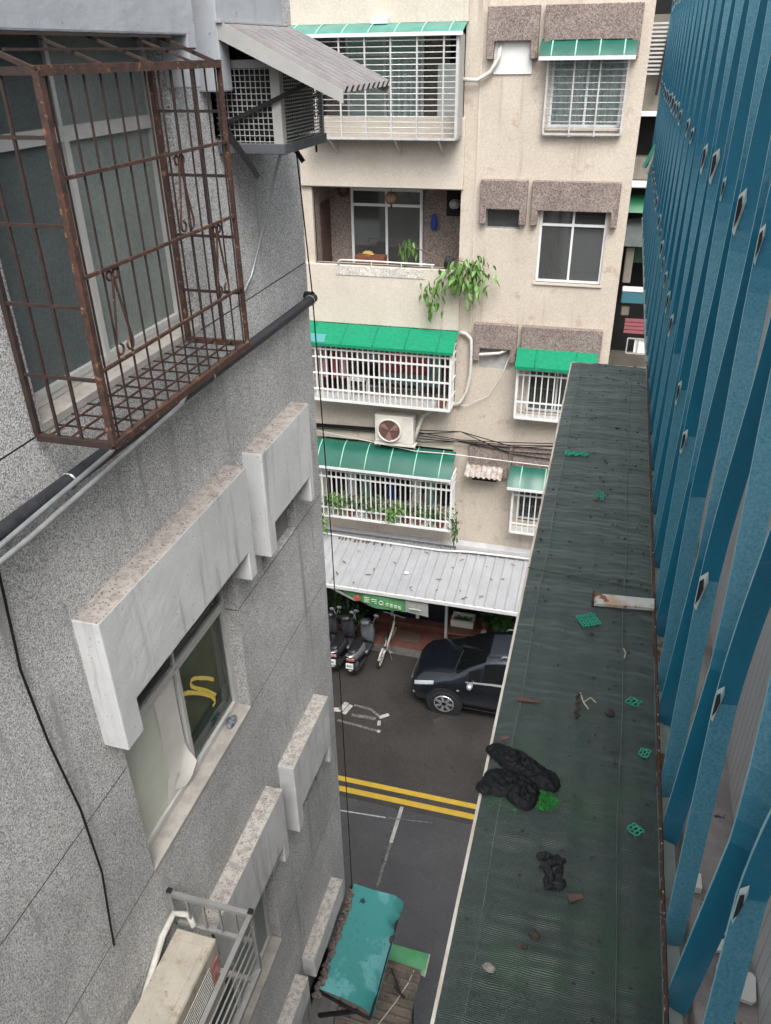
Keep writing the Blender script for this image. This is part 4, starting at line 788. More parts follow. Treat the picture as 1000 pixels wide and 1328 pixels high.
for i in range(9):
    xx = -6.3+0.36*i; q = MB(); q.box(xx-rnd(.05, .14), xx+rnd(.05, .14), 17.7, 17.9, -10.3, -10.3+rnd(.35, .9))
    tag(q.build('storage_box', (darkin, whitep, tealcl, blackm, bluecl)[i % 5]), ('dark grey', 'white', 'pale teal', 'black', 'blue')[i % 5]+' household box stacked behind the pots in the plant-filled balcony', 'box', 'boxes stacked in the lower balcony')
# wall-mounted condenser and pipes
U3 = thing('air_conditioner', (-5.1, 17.2, -8.42), 'white air conditioner outdoor unit with a round brown fan on the beige wall', 'air conditioner')
q = MB(); q.box(-5.10, -4.13, 17.16, 17.46, -8.38, -7.66); q.build('casing', acw, U3, bevel=0.02, seg=2)
q = MB(); q.tube([(-4.72, 17.158, -8.02), (-4.72, 17.10, -8.02)], [0.285, 0.285], 20); q.build('fan_shroud', mat('brown_fan_recess', (0.13, 0.065, 0.055), (0.09, 0.05, 0.045), ns=8, rough=0.6), U3)
q = MB(); q.ring((-4.72, 17.10, -8.02), (0, 1, 0), 0.29, 0.025, 24, 6); q.box(-5.03, -4.41, 17.145, 17.158, -8.33, -7.71); q.build('fan_surround', acw, U3)
q = MB()
for i in range(3):
    a = i*math.tau/3+.5; c, s_ = math.cos(a), math.sin(a); q.add([(-4.72, 17.09, -8.02), (-4.72+.24*c-.08*s_, 17.09, -8.02+.24*s_+.08*c), (-4.72+.26*c, 17.07, -8.02+.26*s_), (-4.72+.2*c+.1*s_, 17.085, -8.02+.2*s_-.1*c)], [(0, 1, 2, 3)])
q.build('fan_blades', mat('dusty_fan_blade', (0.22, 0.13, 0.11), rough=0.6), U3)
q = MB(); q.box(-5.12, -4.08, 17.14, 17.6, -8.44, -8.39); q.beam((-4.15, 17.2, -8.44), (-4.15, 17.58, -8.75), 0.04, 0.04); q.beam((-5.05, 17.2, -8.44), (-5.05, 17.58, -8.75), 0.04, 0.04); q.build('bracket', acw, U3)
pipe_thing('pipe', [(-3.13, 17.52, -5.58), (-2.98, 17.5, -5.60), (-2.86, 17.5, -5.72), (-2.84, 17.5, -6.1), (-2.85, 17.5, -6.6), (-2.92, 17.5, -7.0), (-3.05, 17.5, -7.28), (-3.2, 17.45, -7.36)], 0.04, pipew, 'white wrapped pipe looping down beside the bright green matting awning', 'pipe')
pipe_thing('pipe', [(-2.84, 17.5, -6.1), (-2.6, 17.48, -6.05), (-2.2, 17.5, -6.0), (-1.98, 17.55, -5.9)], 0.035, pipew, 'white wrapped pipe entering the cement patch on the beige wall', 'pipe')
pipe_thing('pipe', [(-3.24, 17.45, -0.50), (-2.95, 17.48, -0.52), (-2.7, 17.5, -0.38), (-2.56, 17.5, -0.15), (-2.53, 17.58, 0.08)], 0.04, pipew, 'white wrapped pipe curving into the white wall panel', 'pipe')
pipe_thing('pipe', [(-4.12, 17.3, -8.3), (-4.05, 17.35, -8.0), (-3.95, 17.4, -7.7), (-3.7, 17.4, -7.5), (-3.4, 17.4, -7.42)], 0.045, pipew, 'white wrapped pipe rising from the round-fan air conditioner', 'pipe')
pipe_thing('cable', [(-1.95, 17.56, -6.0), (-2.1, 17.5, -6.5), (-2.4, 17.5, -7.05), (-2.9, 17.5, -7.35), (-3.2, 17.5, -7.36)], 0.010, wirew, 'thin white cable drooping below the cement patch', 'cable', 5)
pipe_thing('cable', [(-6.8, 17.4, -8.35), (-4.1, 17.2, -8.55), (-3.2, 17.3, -8.58), (-0.7, 17.4, -8.68), (0.2, 17.4, -8.7)], 0.012, wirew, 'long white cable strung below the round-fan air conditioner', 'cable', 5)
for i, (za, zm, zb_) in enumerate(((-8.22, -8.17, -8.0), (-8.26, -8.25, -8.05), (-8.30, -8.33, -8.32), (-8.18, -8.10, -8.25), (-8.24, -8.42, -8.02), (-8.20, -8.20, -8.55))):
    pipe_thing('cable', [(-6.8, 17.42, za), (-5.2, 17.45, za+.03), (-4.0, 17.4, zm+.03), (-3.0, 17.42, zm-.06+0.05*i), (-1.8, 17.42, (zm+zb_)/2-.08), (0.2, 17.42, zb_)], 0.012, wirem, 'black utility cable strung across the beige wall', 'cable', 5, 'utility cables on the beige wall')
S1 = thing('window_hood', (-2.4, 17.2, -9.2), 'small rusty corrugated hood over a dark vent on the beige wall', 'rain hood')
q = MB(); q.grid(lambda u, v: (-2.84+0.92*u, 17.56-0.42*v, -8.82-0.24*v+0.022*math.sin(u*math.tau*7)), 84, 4); q.build('sheet', mat('rust_striped_sheet', (0.46, 0.43, 0.40), (0.27, 0.21, 0.185), ns=9, nc=0.35, rough=0.7), S1, smooth=True)
q = MB(); q.box(-2.66, -2.06, 17.3, 17.56, -9.22, -9.0); q.build('vent_box', blackm, S1)
for xx in (-2.68, -2.02): q = MB(); q.beam((xx, 17.18, -9.04), (xx, 17.58, -9.32), 0.03, 0.03); q.build('bracket', acw, S1)

# ------------------------------------------------------------------ shop front and tin roof
S = thing('shop_front', (-4.0, 17.0, -14.2), 'dark shop front with roller shutters under the ribbed tin roof', 'shop')
q = MB(); q.box(-13, XR, 17.32, 17.58, -14.2, -11.5); q.build('back_wall', darkin, S)
for a, b in ((-6.2, -4.75), (-4.68, -3.15)):
    for i in range(26): bar(S, 'shutter_slat', (a, 17.30, -13.85+0.085*i), (b, 17.30, -13.85+0.085*i), 0.03, 0.075, navy)
for xx in (-6.26, -4.715, -3.02): bar(S, 'post', (xx, 16.35 if xx > -3.2 else 17.2, -14.2), (xx, 16.35 if xx > -3.2 else 17.2, -11.75), 0.07, 0.07, alu)
RF = thing('tin_roof', (-4.0, 15.4, -11.75), 'pale grey ribbed sheet metal lean-to roof along the shop front', 'roof')
rx0, rx1, ye, ze, yw, zw = -12.0, 0.6, 15.36, -11.62, 17.52, -11.40
W_ = 0.245; n = int((rx1-rx0)/W_)
pq = MB()
for a, b, c, d in ((0, 0.03, 0, 0.028), (0.03, 0.06, 0.028, 0.028), (0.06, 0.09, 0.028, 0), (0.09, W_, 0, 0)):
    pq.quad((a, 0, c), (b, 0, d), (b, yw-ye, d+zw-ze), (a, yw-ye, c+zw-ze))
pm = bpy.data.meshes.new('roof_sheet'); pm.from_pydata(pq.v, [], pq.f); pm.materials.append(roofm)
for i in range(n):
    o = bpy.data.objects.new('roof_sheet', pm); COL.objects.link(o); o.parent = RF; o.location = Vector((rx0+W_*i, ye+rnd(-.008, .008), ze+rnd(-.004, .004)))-ORG[RF.name]; o.rotation_euler = (rnd(-.004, .004), 0, 0)
bar(RF, 'eave_trim', (rx0, ye-0.02, ze-0.03), (rx1, ye-0.02, ze-0.03), 0.05, 0.09, whitep)
q = MB(); q.hexa([(rx0, 17.50, -11.42), (rx1, 17.50, -11.42), (rx1, 17.59, -11.28), (rx0, 17.59, -11.28), (rx0, 17.40, -11.30), (rx1, 17.40, -11.30), (rx1, 17.58, -11.20), (rx0, 17.58, -11.20)]); q.build('flashing', flash, RF)
q = MB(); q.box(-3.0, rx1, 17.28, 17.42, -11.36, -11.27); q.build('gutter', flash, RF)
q = MB(); q.tube([(-6.9, 17.30, -11.37), (-5.5, 17.25, -11.38), (-3.4, 17.20, -11.36), (-2.6, 17.27, -11.33), (-0.8, 17.30, -11.30)], 0.028, 7); q.build('pipe', whitep, RF)
for i in range(14):
    xx = -6.2+0.11*i+rnd(-.03, .03); q = MB(); q.blob((xx, 17.22+rnd(-.04, .04), -11.42), 0.03, 0.09, 0.035, 7, 5, .2); q.build('moss_lump', mat('brown_roof_litter', (0.16, 0.11, 0.08), (0.10, 0.08, 0.06), ns=20, rough=0.9), RF)
def roof_pt(x, y): t = (y-ye)/(yw-ye); return (x, y, ze+(zw-ze)*t)
q = MB()
for i in range(24):
    x, y = rnd(-6, -1.2), rnd(15.5, 17.1); p = Vector(roof_pt(x, y))+Vector((0, 0, .034)); a = rnd(0, 6.28); l, w = rnd(.03, .08), rnd(.008, .02)
    dx, dy = Vector((math.cos(a)*l, math.sin(a)*l, .004)), Vector((-math.sin(a)*w, math.cos(a)*w, 0)); q.add([p-dx-dy, p+dx-dy, p+dx+dy, p-dx+dy], [(0, 1, 2, 3)])
lf = q.build('fallen_leaves', mat('dry_leaf', (0.14, 0.12, 0.06), (0.10, 0.075, 0.05), ns=6, rough=0.8), RF); lf['kind'] = 'stuff'
q = MB(); q.blob((*roof_pt(-4.05, 16.15)[:2], roof_pt(-4.05, 16.15)[2]+.05), .07, .06, .03, 7, 5, .2); tag(q.build('paper_scrap', whitep), 'white scrap of paper lying on the ribbed tin roof', 'paper')
# banner
BN = thing('banner', (-5.0, 15.5, -12.1), 'green vinyl banner with pale print hanging below the tin roof eave', 'banner')
def bn(u, v): return (-5.50+1.62*u, 15.38+0.03*math.sin(u*8), -11.74-(0.06+0.28*math.sin(min(1, u*1.5)*math.pi*.62))*v-0.10*u*v)
q = MB(); q.grid(bn, 24, 4); q.build('sheet', bannerm, BN, smooth=True)
q = MB(); q.grid(lambda u, v: (-3.88+0.58*u, 15.38, -11.72-(0.40+.06*u)*v), 6, 3); q.build('end_sheet', bannerg, BN)
q = MB(); q.add([(-5.95, 15.35, -11.68), (-5.80, 15.35, -11.66), (-5.1, 15.36, -11.98), (-5.2, 15.36, -12.02)], [(0, 1, 2, 3)]); q.build('curled_edge', bannerg, BN)
q = MB(); q.blob((-5.13, 15.345, -11.90), .09, .012, .085, 8, 6, .15); q.build('round_emblem', redprint, BN)
def glyph(cx, cz, w, h, strokes):
    q = MB()
    for (a, b, c, d) in strokes: q.beam((cx+a*w, 15.335, cz+b*h), (cx+c*w, 15.335, cz+d*h), 0.006, 0.022, up=(0, 1, 0.01))
    q.build('printed_character', bannert, BN)
glyph(-4.95, -11.97, .15, .14, [(0, 1, 1, 1), (0, .6, 1, .6), (.5, 0, .5, 1), (0, 0, 1, 0), (.1, .3, .9, .3)])
glyph(-4.76, -11.99, .15, .14, [(0, .9, 1, .9), (0, .5, 1, .5), (.35, .5, .1, 0), (.65, .5, .65, .05), (.65, .05, 1, .1)])
q = MB(); q.ring((-4.50, 15.335, -11.93), (0, 1, 0), .055, .011, 14, 4); q.beam((-4.48, 15.335, -11.96), (-4.44, 15.335, -12.0), .006, .02); q.build('printed_character', bannert, BN)
for i in range(4): glyph(-4.38+.105*i, -12.0-.012*i, .08, .08, [(0, 1, 1, 1), (.5, 0, .5, 1), (0, .5, 1, .5), (0, 0, 1, .1)])
glyph(-3.78, -12.0, .3, .05, [(0, .5, 1, .5), (.2, .5, .5, 1), (.5, 1, .5, .2)])
q = MB(); q.tube([(-3.62, 15.6, -12.42), (-3.62, 15.6, -12.20), (-3.62, 15.6, -12.12), (-3.62, 15.6, -12.05)], [.045, .045, .02, .02], 10); tag(q.build('bottle', mat('pale_green_bottle', (0.45, 0.55, 0.47), rough=0.3)), 'pale green bottle hanging in front of the roller shutter', 'bottle')
q = MB(); q.tube([(-3.62, 15.6, -12.05), (-3.62, 15.6, -11.68)], .004, 5); tag(q.build('string', wirew), 'string holding the pale green bottle under the eave', 'string')
# tiled step, each tile a piece
ST = struct(MB().box(-5.2, -3.16, 16.12, 17.2, -14.2, -13.935).build('shop_step', mat('grey_step_base', (0.24, 0.23, 0.21), (0.16, 0.155, 0.145), ns=6, nc=.4, rough=.85)))
for i in range(8):
    for j in range(3):
        t = MB(); t.box(-5.195+.2545*i+.004, -5.195+.2545*(i+1)-.004, 16.115+.36*j+.004, 16.115+.36*(j+1)-.004, -13.935, -13.915); t.build('tile', redbrick, ST)
t = MB(); t.box(-5.2, -3.16, 16.95, 17.25, -13.91, -13.76); t.build('upper_step', redbrick, ST, bevel=.01)
q = MB(); q.box(-4.45, -3.78, 16.35, 16.78, -13.912, -13.898); tag(q.build('door_mat', mat('brown_mat', (0.16, 0.11, 0.075), (0.11, 0.075, 0.055), ns=20, rough=.95, bump=.4, bs=90)), 'brown door mat on the red tiled shop step', 'mat')
PB = thing('planter_counter', (-2.2, 16.4, -14.2), 'red brown board-fronted counter with a wide ledge beside the shop step', 'counter')
for i in range(17): bar(PB, 'board', (-2.97+.105*i, 16.42, -14.2), (-2.97+.105*i, 16.42, -13.42), .10, .03, redwood)
q = MB(); q.box(-3.04, -1.1, 16.44, 17.1, -14.2, -13.42); q.build('carcass', redwood, PB)
q = MB(); q.box(-3.08, -1.06, 16.34, 17.15, -13.42, -13.36); q.build('ledge', redwood, PB, bevel=.008)
q = MB()
for i, (dx) in enumerate((0, .09, .16, .23, .31, .40)): q.beam((-2.35+dx, 16.40, -13.72+rnd(-.02, .02)), (-2.30+dx, 16.40, -13.72), .006, .035)
q.build('gold_lettering', mat('gold_print', (0.55, 0.36, 0.08), rough=.4), PB)
TR = thing('plant_tray', (-2.65, 16.85, -13.36), 'white tray of green leaves on the red brown counter', 'tray')
q = MB()
for a in ((-2.95, -2.35, 16.65, 16.70), (-2.95, -2.35, 17.00, 17.05), (-2.95, -2.90, 16.70, 17.0), (-2.40, -2.35, 16.70, 17.0)): q.box(*a, -13.36, -13.16)
q.build('rim', whitep, TR); foliage(TR, 'leaves', (-2.65, 16.85, -13.24), (.24, .14, .06), 120, .11, leafl, seed=77)
for (xx, yy, z, r, n, s, m, lab) in ((-1.62, 16.75, -13.36, .30, 330, 51, leafm, 'bushy green plant on the red brown counter'), (-2.02, 16.8, -13.36, .16, 90, 52, leafd, 'small dark plant on the counter between tray and bushy plant')):
    p = thing('potted_plant', (xx, yy, z), lab, 'plant'); q = MB(); q.tube([(xx, yy, z), (xx, yy, z+.2)], [.1, .13], 10); q.build('pot', terra, p)
    foliage(p, 'crown', (xx, yy-.05, z+.38), (r, r*.8, r*.85), n, .17, m, seed=s)
for i, (xx, yy, r, h, n, m, lab) in enumerate(((-6.05, 16.6, .42, 1.25, 700, leafd, 'tall dark green shrub in a pot left of the shutter'), (-5.52, 16.75, .22, .55, 160, leafm, 'low potted plant between the tall shrub and the tiled step'))):
    p = thing('shrub', (xx, yy, -14.2), lab, 'shrub'); q = MB(); q.tube([(xx, yy, -14.2), (xx, yy, -13.85)], [.16, .21], 12); q.build('pot', terra, p)
    q = MB(); q.tube([(xx, yy, -13.9), (xx+.03, yy, -13.9+h*.6)], [.025, .015], 6); q.build('trunk', stemm, p)
    foliage(p, 'crown', (xx, yy, -14.2+h), (r, r*.85, h*.42), n, .17, m, seed=60+i, clumps=14)
for xx in (-5.2, -5.75, -5.95):
    q = MB(); q.tube([(xx, 16.45, -14.2), (xx, 16.45, -13.95)], [.11, .15], 10); tag(q.build('flower_pot', terra), 'empty terracotta pot standing behind the scooters', 'pot', 'pots behind the scooters')
# ------------------------------------------------------------------ parked car (built nose towards -x at the origin, then placed)
CAR = thing('parked_car', (-3.52, 15.16, -14.2), 'dark slate blue SUV parked in front of the red brown counter', 'car')
# stations: x, z bottom, sill half width, mid half width, shoulder z, shoulder half width, top z, top half width
ST_ = [(0.00, .34, .55, .60, .60, .56, .66, .30), (0.06, .26, .70, .76, .66, .70, .76, .45), (0.22, .22, .82, .86, .76, .80, .88, .55), (0.55, .22, .88, .90, .86, .85, .98, .62),
       (0.80, .24, .90, .915, .93, .87, 1.04, .66), (1.00, .24, .90, .915, .97, .88, 1.08, .68), (1.10, .24, .90, .915, .985, .885, 1.11, .72), (1.46, .24, .90, .915, 1.01, .885, 1.36, .66), (1.84, .24, .90, .915, 1.03, .885, 1.54, .60),
       (2.25, .24, .90, .915, 1.04, .885, 1.61, .585), (3.0, .24, .90, .915, 1.06, .885, 1.625, .585), (3.6, .24, .90, .915, 1.08, .88, 1.60, .57), (4.0, .26, .89, .905, 1.10, .87, 1.54, .55), (4.3, .30, .86, .88, 1.10, .84, 1.30, .56), (4.46, .36, .80, .84, 1.05, .78, 1.10, .60), (4.52, .45, .7, .74, .8, .7, .85, .55)]
ST_ = [(x, zb+.03, ws, wm, zs*1.07, wsh, zt*1.075, wt) for x, zb, ws, wm, zs, wsh, zt, wt in ST_]
def prof(st):
    x, zb, ws, wm, zs, wsh, zt, wt = st
    zm = (zb+zs)*.52
    half = [(ws*.92, zb), (ws, zb+.06), (wm, zm), (wm*.995, zs-.10), (wsh, zs), ((wsh*.35+wt*.65), zs+(zt-zs)*.62), (wt, zt-.05*(zt-zs > .2)-.012), (wt*.55, zt-.003), (0, zt+.006)]
    return [(x, -w, z) for w, z in half]+[(x, w, z) for w, z in reversed(half[:-1])]
def smooth_st(n=3):
    out = []
    for a, b in zip(ST_, ST_[1:]):
        for i in range(n): out.append(tuple(p+(q-p)*i/n for p, q in zip(a, b)))
    return out+[ST_[-1]]
SS = smooth_st(3); rows = [prof(s) for s in SS]; n = len(rows[0])
q = MB(); vs = [p for r in rows for p in r]; fs = [(i*n+k, (i+1)*n+k, (i+1)*n+k+1, i*n+k+1) for i in range(len(rows)-1) for k in range(n-1)]
q.add(vs, fs+[tuple(range(n)), tuple(range((len(rows)-1)*n+n-1, (len(rows)-1)*n-1, -1))])
q.build('body', carp, CAR, local=True, smooth=True)
def lerp_st(x):
    for a, b in zip(ST_, ST_[1:]):
        if a[0] <= x <= b[0]: t = (x-a[0])/(b[0]-a[0]); return tuple(p+(q-p)*t for p, q in zip(a, b))
def patch(name, m, xs, ks, off=.006, ins=0):
    q = MB(); R = [prof(lerp_st(x)) for x in xs]; V = []
    for r in R:
        for k in ks:
            i = int(math.floor(k)); f = k-i; p = Vector(r[i]); 
            if f: p = p.lerp(Vector(r[i+1]), f)
            c = Vector((p.x, 0, .8)); d = (p-c); d.x = -0.25 if p.x < 2.3 else .1; V.append(p+d.normalized()*off)
    w = len(ks); q.add(V, [(i*w+j, (i+1)*w+j, (i+1)*w+j+1, i*w+j+1) for i in range(len(xs)-1) for j in range(w-1)])
    return q.build(name, m, CAR, local=True, smooth=True)
patch('windscreen', carglass, [1.13, 1.28, 1.46, 1.66, 1.82], [6.05, 7, 8, 9, 9.95], .010)
patch('side_window', carglass, [1.80, 2.0, 2.25, 2.6, 2.80], [4.25, 5, 5.75], .008); patch('side_window', carglass, [2.88, 3.2, 3.5, 3.85], [4.25, 5, 5.75], .008)
patch('side_window', carglass, [1.80, 2.0, 2.25, 2.6, 2.80], [10.25, 11, 11.75], .008); patch('side_window', carglass, [2.88, 3.2, 3.5, 3.85], [10.25, 11, 11.75], .008)
patch('quarter_window', carglass, [1.45, 1.6, 1.74], [4.2, 4.7, 5.2], .008)
patch('rear_window', carglass, [4.05, 4.15, 4.28], [6.2, 7, 8, 9, 9.8], .008)
patch('headlight', lampm, [0.12, 0.24, 0.40, 0.62], [3.45, 3.75, 4.0, 4.2], .014); patch('headlight', lampm, [0.12, 0.24, 0.40, 0.62], [11.8, 12.0, 12.25, 12.55], .014)
patch('sill_trim', chrome, [1.15, 2, 3, 3.35], [.75, 1.05], .02); patch('sill_trim', chrome, [1.15, 2, 3, 3.35], [14.95, 15.25], .02)
patch('window_trim', chrome, [1.4, 2.0, 2.3, 2.8, 3.85], [4.08, 4.2], .012)
patch('roof_panel', mat('dark_roof_glass', (0.03, 0.036, 0.045), rough=.15, spec=.6), [1.88, 2.25, 3.0, 3.6], [6.6, 7, 8, 9, 9.4], .006)
for s in (-1, 1):
    q = MB(); q.tube([(2.15, s*.53, 1.71), (2.22, s*.53, 1.78), (3.2, s*.53, 1.81), (3.9, s*.52, 1.74)], .022, 6); q.build('roof_rail', chrome, CAR, local=True, smooth=True)
    mi = MB(); mi.blob((1.52, s*1.03, 1.15), .08, .13, .08, 10, 7, .03); mo = mi.build('mirror', chrome, CAR, local=True, smooth=True)
    q = MB(); q.beam((1.54, s*.86, 1.10), (1.54, s*.98, 1.12), .05, .03); q.build('mirror_arm', carp, mo, local=True)
    q = MB(); q.beam((2.55, s*.925, .92), (2.75, s*.925, .92), .02, .025); q.build('door_handle', bumperm, CAR, local=True)
    q = MB(); q.box(1.20, 1.26, s*.918-.004, s*.918+.004, .82, .86); q.build('side_indicator', lampm, CAR, local=True)
    for wx in (.90, 3.55):
        yo = s*.90
        a = MB(); a.tube([(wx, yo-s*.02, .38), (wx, yo+s*.022, .38)], .45, 26); a.build('wheel_arch', bumperm, CAR, local=True)
        w = MB(); w.tube([(wx, yo-s*.18, .36), (wx, yo+s*.015, .36), (wx, yo+s*.035, .36)], [.36, .36, .335], 26); wo_ = w.build('wheel', tyre, CAR, local=True)
        r = MB(); r.tube([(wx, yo+s*.030, .36), (wx, yo+s*.040, .36)], .25, 22); r.build('rim_well', bumperm, wo_, local=True)
        r = MB()
        for i in range(7):
            t = i*math.tau/7; r.beam((wx, yo+s*.046, .36), (wx+.23*math.cos(t), yo+s*.046, .36+.23*math.sin(t)), .065, .012, up=(0, 1, 0))
        r.ring((wx, yo+s*.042, .36), (0, 1, 0), .24, .014, 22, 5); r.build('rim', chrome, wo_, local=True)
q = MB(); q.box(.0, .10, -.60, .60, .30, .44); q.build('bumper_intake', bumperm, CAR, local=True, bevel=.02)
q = MB(); q.beam((-.015, -.5, .62), (-.015, .5, .62), .02, .04); q.build('grille_bar', chrome, CAR, local=True)
for s in (-1, 1): q = MB(); q.blob((.10, s*.70, .42), .04, .08, .05, 8, 6, .02); q.build('fog_light', lampm, CAR, local=True)
q = MB(); q.tube([(1.09, -.55, 1.20), (1.16, .1, 1.26)], .012, 5); q.build('wiper', bumperm, CAR, local=True)

# ------------------------------------------------------------------ scooters and bicycle
def scooter(x, y, rz, m, label, lean, tail=redlens):
    t = thing('motor_scooter', (x, y, -14.2), label, 'scooter', 'scooters parked by the shop step'); t.rotation_euler = (0, lean, rz)
    for yy in (0.22, 1.42):
        w = MB(); w.ring((0, yy, .235), (1, 0, 0), .185, .055, 22, 8); wh = w.build('wheel', tyre, t, local=True, smooth=True)
        h = MB(); h.tube([(-.03, yy, .235), (.03, yy, .235)], .13, 14); h.build('hub', chrome, wh, local=True)
    def loft(name, st, mm):      # st: y, half width, z low, z high
        V = []
        for (yy, w, a, b) in st:
            c = (a+b)/2; V += [(-w*.7, yy, a), (-w, yy, c), (-w*.75, yy, b-.01), (0, yy, b), (w*.75, yy, b-.01), (w, yy, c), (w*.7, yy, a)]
        q = MB(); k = 7; q.add(V, [(i*k+j, i*k+(j+1) % k, (i+1)*k+(j+1) % k, (i+1)*k+j) for i in range(len(st)-1) for j in range(k)]+[tuple(range(k-1, -1, -1)), tuple(range((len(st)-1)*k, len(st)*k))])
        return q.build(name, mm, t, local=True, smooth=True)
    loft('tail_body', [(-.02, .06, .62, .72), (.06, .12, .50, .76), (.3, .16, .42, .77), (.6, .165, .36, .74), (.78, .13, .28, .60)], m)
    loft('seat', [(.02, .06, .75, .79), (.14, .13, .74, .83), (.45, .15, .74, .82), (.70, .12, .72, .80), (.80, .06, .70, .76)], seatm)
    loft('floorboard', [(.7, .14, .22, .32), (1.0, .16, .22, .29), (1.15, .17, .24, .36)], scootd)
    loft('front_shield', [(1.10, .17, .28, .55), (1.16, .21, .35, .90), (1.24, .20, .40, .98), (1.33, .12, .48, .88), (1.38, .05, .55, .75)], m)
    loft('handlebar_cowl', [(1.02, .08, .94, 1.02), (1.10, .16, .93, 1.07), (1.22, .13, .92, 1.06), (1.30, .05, .93, 1.0)], m)
    q = MB(); q.tube([(-.34, 1.03, 1.03), (-.15, 1.10, 1.02), (.15, 1.10, 1.02), (.34, 1.03, 1.03)], .017, 7); q.build('handlebar', blackm, t, local=True, smooth=True)
    for s in (-1, 1):
        q = MB(); q.tube([(s*.24, 1.08, 1.04), (s*.30, 1.12, 1.18), (s*.33, 1.12, 1.22)], .008, 6); st_ = q.build('mirror_stalk', chrome, t, local=True); q = MB(); q.blob((s*.35, 1.10, 1.27), .075, .02, .05, 12, 8, .02); q.build('mirror', chrome, st_, local=True, smooth=True)
    q = MB(); q.blob((0, 1.45, .46), .08, .22, .06, 10, 6, .02); q.build('front_mudguard', m, t, local=True, smooth=True)
    for s in (-1, 1): q = MB(); q.tube([(s*.06, 1.22, .80), (s*.07, 1.42, .24)], .022, 7); q.build('fork', blackm, t, local=True)
    q = MB(); q.box(-.11, .11, -.07, -.03, .60, .68); q.build('tail_light', tail, t, local=True, bevel=.012)
    q = MB(); q.hexa([(-.10, -.16, .43), (.10, -.16, .43), (.10, -.15, .43), (-.10, -.15, .43), (-.10, -.12, .57), (.10, -.12, .57), (.10, -.11, .57), (-.10, -.11, .57)]); pl = q.build('number_plate', platem, t, local=True)
    q = MB()
    for i in range(4): q.box(-.062+.034*i, -.045+.034*i, -.150, -.1445, .48, .53)
    q.build('plate_digits', blackm, pl, local=True)
    q = MB(); q.tube([(-.07, -.10, .40), (0, -.12, .34), (.07, -.10, .40)], .03, 6); q.tube([(0, .0, .45), (0, -.13, .33)], .05, 6); q.build('rear_mudguard', acg, t, local=True)
    q = MB(); q.tube([(.16, .55, .26), (.17, .2, .33), (.17, -.08, .40)], [.035, .055, .05], 9); q.build('exhaust', bumperm, t, local=True)
    q = MB(); q.ring((0, .02, .74), (0, .3, 1), .12, .012, 14, 5); q.build('grab_rail', chrome, t, local=True)
    return t
scooter(-5.17, 14.93, math.radians(-5), scootg, 'grey scooter with black seat parked between bicycle and dark scooter', math.radians(-5))
scooter(-5.66, 14.98, math.radians(-2), scootd, 'dark scooter with pinkish tail light next to the grey scooter', math.radians(-6), mat('pink_tail', (0.55, 0.30, 0.30), (0.42, 0.2, 0.2), ns=20, rough=.3))
scooter(-6.15, 15.02, math.radians(-2), scootd, 'dark scooter parked against the grey building corner side', math.radians(-6))
BK = thing('bicycle', (-4.64, 15.28, -14.2), 'cream folding bicycle leaning beside the grey scooter', 'bicycle'); BK.rotation_euler = (0, math.radians(7), math.radians(-4)); BK.scale = (1.12, 1.12, 1.12)
for yy in (0.27, 1.12):
    w = MB(); w.ring((0, yy, .27), (1, 0, 0), .245, .022, 26, 7); wh = w.build('wheel', tyre, BK, local=True, smooth=True)
    h = MB(); h.ring((0, yy, .27), (1, 0, 0), .222, .012, 24, 5)
    for i in range(8): a = i*math.tau/8; h.tube([(0, yy, .27), (0, yy+.22*math.cos(a), .27+.22*math.sin(a))], .007, 4)
    h.build('rim', bikew, wh, local=True)
q = MB(); q.tube([(0, .27, .27), (0, .62, .29), (0, 1.0, .62), (0, 1.02, .80)], .03, 8); q.tube([(0, .55, .32), (0, .47, .72)], .022, 8); q.tube([(0, .27, .27), (0, .50, .58)], .014, 6); q.build('frame', bikew, BK, local=True, smooth=True)
q = MB(); q.tube([(0, 1.0, .60), (0, 1.12, .27)], .022, 7); q.build('fork', bikew, BK, local=True)
q = MB(); q.tube([(0, 1.01, .8), (0, .98, 1.02)], .016, 7); q.tube([(-.28, .93, 1.06), (-.1, .98, 1.03), (.1, .98, 1.03), (.28, .93, 1.06)], .013, 7); q.build('handlebar', chrome, BK, local=True, smooth=True)
for s in (-1, 1): q = MB(); q.tube([(s*.28, .93, 1.06), (s*.38, .90, 1.07)], .019, 7); q.build('grip', blackm, BK, local=True)
q = MB(); q.blob((0, .44, .78), .07, .13, .035, 10, 6, .03); q.build('saddle', seatm, BK, local=True, smooth=True)
q = MB(); q.tube([(0, .27, .54), (0, .10, .48), (0, .02, .36)], .022, 6); q.build('mudguard', bikew, BK, local=True)
q = MB(); q.ring((.05, .62, .29), (1, 0, 0), .08, .01, 16, 5); q.tube([(.06, .62, .29), (.08, .66, .14), (.17, .66, .14)], .012, 5); q.build('crank', chrome, BK, local=True)
q = MB(); q.tube([(.05, .6, .27), (.20, .55, 0)], .01, 5); q.build('kickstand', chrome, BK, local=True)

